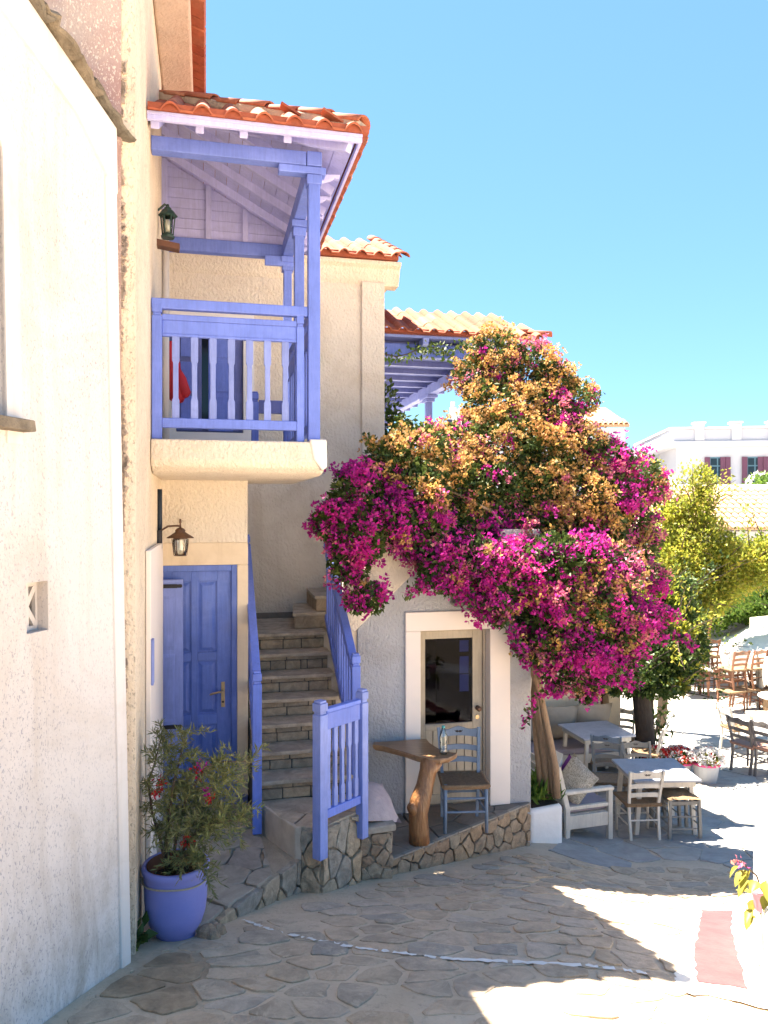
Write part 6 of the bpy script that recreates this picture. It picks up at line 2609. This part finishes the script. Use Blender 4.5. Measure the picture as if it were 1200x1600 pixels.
# ================================================================== FAR BUILDINGS
# long low tiled roof
lh = thing('tiled_house', 'low house with a long pale terracotta roof behind the trees', 'house', (13.0, 23.0, -4.9))
OL = np.array(lh.location)
RZ0, RZ1, RY0, RY1 = -.50, .72, 21.5, 24.6
RX0, RX1 = 7.0, 22.0


def lb_(x0, x1, y0, y1, z0, z1):
    return (x0 - OL[0], x1 - OL[0], y0 - OL[1], y1 - OL[1], z0 - OL[2], z1 - OL[2])


MB().box(*lb_(RX0 + .3, RX1, RY0 + .35, RY1 + 2.5, -5.6, RZ0 - .05)).build('wall', M_farwhite, lh)
mb = MB()
mb.extrude([(RX0, RY0 + .1), (RX1, RY0 + .1), (RX1, RY1), (RX0, RY1)], lambda x, y: (x - OL[0], y - OL[1], RZ0 + (y - RY0) * (RZ1 - RZ0) / (RY1 - RY0) - .05 - OL[2]), lambda x, y: (x - OL[0], y - OL[1], RZ0 + (y - RY0) * (RZ1 - RZ0) / (RY1 - RY0) - OL[2]))
mb.build('roof_slope', M_tilepale, lh)
sl = (RZ1 - RZ0) / (RY1 - RY0)
Mt_ = slope_M((1, 0, 0), (0, 1, sl))
cnt = 0
extra = MB()
for row in range(9):
    y = RY0 - .02 + row * .345
    x = 8.0
    while x < 13.6:
        z_ = RZ0 + (y - RY0) * sl + .03
        o = bpy.data.objects.new('roof_tile', BARP)
        COL.objects.link(o)
        o.parent = lh
        o.matrix_local = Matrix.Translation(Vector((x - OL[0], y - OL[1], z_ - OL[2]))) @ jit(Mt_, .03).to_4x4()
        x += .205
        cnt += 1
mb = MB()
mb.tube([(RX0 - OL[0], RY1 - OL[1], RZ1 - OL[2] + .02), (RX1 - OL[0], RY1 - OL[1], RZ1 - OL[2] + .02)], .14, 8)
mb.build('ridge_mortar', M_creams, lh)
mb = MB()
mb.box(*lb_(11.2, 13.5, RY0 + .27, RY0 + .34, -.75, -.60))
mb.build('eave_beam', M_box, lh)

# white flat roofed building with parapet
fb = thing('flat_roofed_house', 'white two faced house with parapet piers and plum shutters', 'house', (14.0, 34.0, -5.0), R(-8))


def fbox(*a):
    return MB().box(*a)


# local: x along the shuttered front, y back; origin near the left front corner
FZ = 5.0
cx0 = -1.02
fbox(cx0, 14, 0, 8, 0, 8.0).build('wall', M_farwhite, fb, bevel=.02)
fbox(cx0 - .45, 14.4, -.45, 8.4, 7.85, 8.12).build('cornice', M_farwhite, fb, bevel=.03)
fbox(cx0 - .32, 14.2, -.32, 8.3, 8.125, 8.62).build('parapet', M_farwhite, fb, bevel=.02)
fbox(cx0 - .38, 14.3, -.38, 8.35, 8.625, 8.73).build('parapet_coping', M_farwhite, fb, bevel=.02)
for k in range(4):
    x = cx0 + .9 + k * 1.53
    p_ = fbox(x - .2, x + .2, -.42, -.02, 8.125, 8.86).build('parapet_pier', M_farwhite, fb, bevel=.02)
    fbox(x - .26, x + .26, -.48, .04, 8.862, 8.94).build('pier_cap', M_farwhite, p_, bevel=.015)
for k, (x, w_) in enumerate(((.72, .62), (2.28, .62), (3.92, .62))):
    f_ = fbox(x - w_ / 2 - .04, x + w_ / 2 + .04, -.03, .03, 5.9, 7.42).build('window', M_wframe, fb)
    fbox(x - w_ / 2 + .03, x - .03, -.045, -.031, 5.95, 7.0).build('pane', M_pane, f_)
    fbox(x + .03, x + w_ / 2 - .03, -.045, -.031, 5.95, 7.0).build('pane', M_pane, f_)
    fbox(x - w_ / 2 + .03, x - .03, -.045, -.031, 7.06, 7.36).build('pane', M_pane, f_)
    fbox(x + .03, x + w_ / 2 - .03, -.045, -.031, 7.06, 7.36).build('pane', M_pane, f_)
    fbox(x - w_ / 2 - .24, x - w_ / 2 - .02, -.10, -.05, 5.9, 7.42).build('shutter', M_shut, fb)
    fbox(x + w_ / 2 + .02, x + w_ / 2 + .22, -.10, -.05, 5.9, 7.42).build('shutter', M_shut, fb)
    fbox(x + w_ / 2 - .20, x + w_ / 2 + .015, -.07, -.046, 5.9, 7.42).build('shutter', M_shut, fb)
mb = MB()
mb.tube([(.0, -1.2, 5.4), (.0, -1.2, 6.1)], .03, 6)
mb.tube([(.0, -1.2, 5.95), (.5, -1.2, 5.95)], .015, 5)
mb.tube([(.5, -1.2, 5.4), (.5, -1.2, 5.95)], .02, 5)
mb.build('terrace_rail', M_wframe, fb)
mb = MB()
mb.prism_y([(1.9, 5.3), (2.0, 6.05), (5.5, 5.85), (5.5, 5.3)], -1.35, -1.30)
mb.build('white_canvas_screen', M_farwhite, fb)

# gabled white house behind the bush
gh = thing('gabled_house', 'white gabled house with tiled roof glimpsed behind the bougainvillea', 'house', (7.0, 36.0, -5.0), R(-6))
mb = MB()
mb.prism_y([(-4.3, 0), (4.2, 0), (4.2, 8.9), (-4.3, 8.9)], 0, 7)
mb.build('wall', M_farwhite, gh)
mb = MB()
mb.prism_y([(-4.3, 8.902), (-2.6, 8.902), (-2.6, 9.4), (-3.45, 10.0)], 0, 5)
mb.build('gable', M_farwhite, gh)
mb = MB()
mb.extrude([(-2.75, -.15), (4.35, -.15), (4.0, 4), (-2.75, 4)], lambda x, y: (x, y, 8.92 + (y + .15) * .32 - (.35 if x > 4.1 else 0) * 0), lambda x, y: (x, y, 9.05 + (y + .15) * .32))
mb.build('roof_slope', M_tilepale, gh)
for k in range(30):
    put(BARP, gh, (-2.6 + k * .235, -.2, 9.06), slope_M((1, 0, 0), (0, 1, .32)))
    put(BARP, gh, (-2.6 + k * .235, .2, 9.19), slope_M((1, 0, 0), (0, 1, .32)))
mb = MB()
mb.box(-3.95, -3.6, 1, 1.4, 9.0, 10.1)
mb.tube([(-3.78, 1.2, 10.1), (-3.78, 1.2, 10.4)], .10, 8)
mb.build('chimney', M_farwhite, gh)
f_ = fbox(2.6, 3.5, -.04, .02, 7.2, 8.3).build('window', M_wframe, gh)
fbox(2.66, 3.44, -.05, -.041, 7.26, 8.24).build('pane', M_pane, f_)

# white oleander on the far terrace
ol = thing('white_oleander', 'white flowering oleander on the far terrace at the right edge', 'shrub', (14.4, 29.0, .55))
v, t_ = crown([(0, 0, .45, .75, .6, .5), (.6, 0, .5, .7, .5, .55)], 1500, .14, .07, .3)
raw_mesh('leaves', v, t_, M_gleaf, ol)
u = unit(rng.normal(size=(70, 3)))
v, t_ = bracts(np.array([.3, -.1, .55]) + u * np.array([1.0, .6, .5]), u, .12)
raw_mesh('white_petals', v, t_, M_pet, ol)
MB().box(13.3, 17, 28.6, 30, -5.5, .55).build('terrace_wall', M_farwhite, None, label='white terrace wall carrying the oleander behind the tiled roof', cat='wall', house=False)

# ================================================================== RIGHT EDGE: WHITE WALL, PAINTED PATCH, POT
dw = Vector((.79, 1.9)).normalized()
nw = Vector((-dw.y, dw.x))
w0 = Vector((2.70, 5.62))
rw = []
for s, o_ in ((0, 0), (-3.4, 0), (-3.4, -.45), (0, -.45)):
    q = w0 + dw * s + nw * o_
    rw.append((q.x, q.y))
mb = MB()
mb.prism(rw, -3.5, -2.37)
mb.build('white_wall', M_whitew, None, bevel=.05, seg=4, label='low whitewashed wall at the right edge of the street', cat='wall', house=False)


def patch(path_l, path_r, h, n, m_, jag):
    vs, fs = [], []
    for j in range(n + 1):
        f = j / n
        k = min(int(f * (len(path_l) - 1)), len(path_l) - 2)
        t = f * (len(path_l) - 1) - k
        l_ = [path_l[k][i] + (path_l[k + 1][i] - path_l[k][i]) * t for i in (0, 1)]
        r_ = [path_r[k][i] + (path_r[k + 1][i] - path_r[k][i]) * t for i in (0, 1)]
        for i in range(m_ + 1):
            u = i / m_
            jx = random.uniform(-jag, jag) if i in (0, m_) else 0
            x, y = l_[0] + (r_[0] - l_[0]) * u + jx, l_[1] + (r_[1] - l_[1]) * u + (random.uniform(-jag, jag) if j in (0, n) else 0)
            vs.append((x, y, float(g(x, y)) + h))
    for j in range(n):
        for i in range(m_):
            a_ = j * (m_ + 1) + i
            fs.append((a_, a_ + 1, a_ + m_ + 2, a_ + m_ + 1))
    return MB().add(vs, fs)


patch([(1.62, 4.25), (1.80, 4.75), (2.2, 5.6), (2.55, 6.5)], [(2.14, 4.2), (2.30, 4.7), (2.70, 5.6), (3.05, 6.5)], .0125, 24, 6, .03).build('white_paint', M_line, street, label='whitewash border painted on the ground round the red patch')
patch([(1.80, 4.42), (2.02, 5.0), (2.34, 5.7), (2.60, 6.3)], [(2.10, 4.44), (2.29, 4.95), (2.56, 5.65), (2.86, 6.3)], .0165, 24, 6, .012).build('red_paint', M_redp, street, label='faded red rectangle painted on the ground')

rpz = Vector((2.355, 4.78, -2.50))
ep = thing('pink_pot', 'small pink pot fixed to the white wall at the right edge', 'pot', tuple(rpz))
mb = MB()
mb.lathe([(.04, .02), (.045, .03), (.062, .13), (.068, .135), (.068, .152), (.055, .152)], 18)
mb.build('pot_body', M_potp, ep)
mb = MB()
mb.lathe([(.056, .13), (.02, .145)], 14)
mb.build('soil', M_soil, ep)
lg = thing('lime_plant', 'trailing yellow green leafy plant in the pink pot', 'plant', (rpz.x, rpz.y, rpz.z + .15))
random.seed(21)
for k in range(52):
    az = random.uniform(0, 2 * math.pi)
    rr3 = random.uniform(.03, .16)
    zz_ = random.uniform(-.16, .16) if k < 38 else random.uniform(-.42, -.2)
    if k >= 38:
        az = random.uniform(-.6, .9)
    c = Vector((rr3 * math.cos(az), rr3 * math.sin(az) - .05, zz_))
    d_ = Vector((math.cos(az), math.sin(az) - .3, random.uniform(-1.2, .2))).normalized()
    s_ = d_.cross(Vector((0, 0, 1))).normalized()
    u_ = s_.cross(d_)
    Lf = random.uniform(.08, .125)
    wf = Lf * .6
    prof = [(0, 0), (.25, .8), (.5, 1), (.8, .6), (1, 0)]
    vs, fs = [], []
    for f, w_ in prof:
        dr = -.25 * f * f * Lf
        for sgn in (-1, 0, 1):
            vs.append(c + d_ * f * Lf + s_ * sgn * w_ * wf / 2 + u_ * (abs(sgn) * .015 * w_) + Vector((0, 0, dr)))
    for i in range(4):
        for j in range(2):
            a_ = i * 3 + j
            fs.append((a_, a_ + 1, a_ + 4, a_ + 3))
    MB().add(vs, fs).build('leaf', M_biglf, lg, smooth=True)
mb = MB()
mb.tube([(0, 0, -.02), (-.05, -.03, .10), (-.16, -.05, .20)], .006, 5)
mb.tube([(0, 0, -.02), (.03, -.05, -.1), (.02, -.10, -.28), (-.02, -.12, -.42)], .005, 5)
mb.build('stem', M_bark, lg)
v, t_ = leaves(np.array([-.16, -.05, .20]) + rng.normal(size=(14, 3)) * .02, rng.normal(size=(14, 3)), .04, .02)
raw_mesh('flower', v, t_, M_pnk, lg)
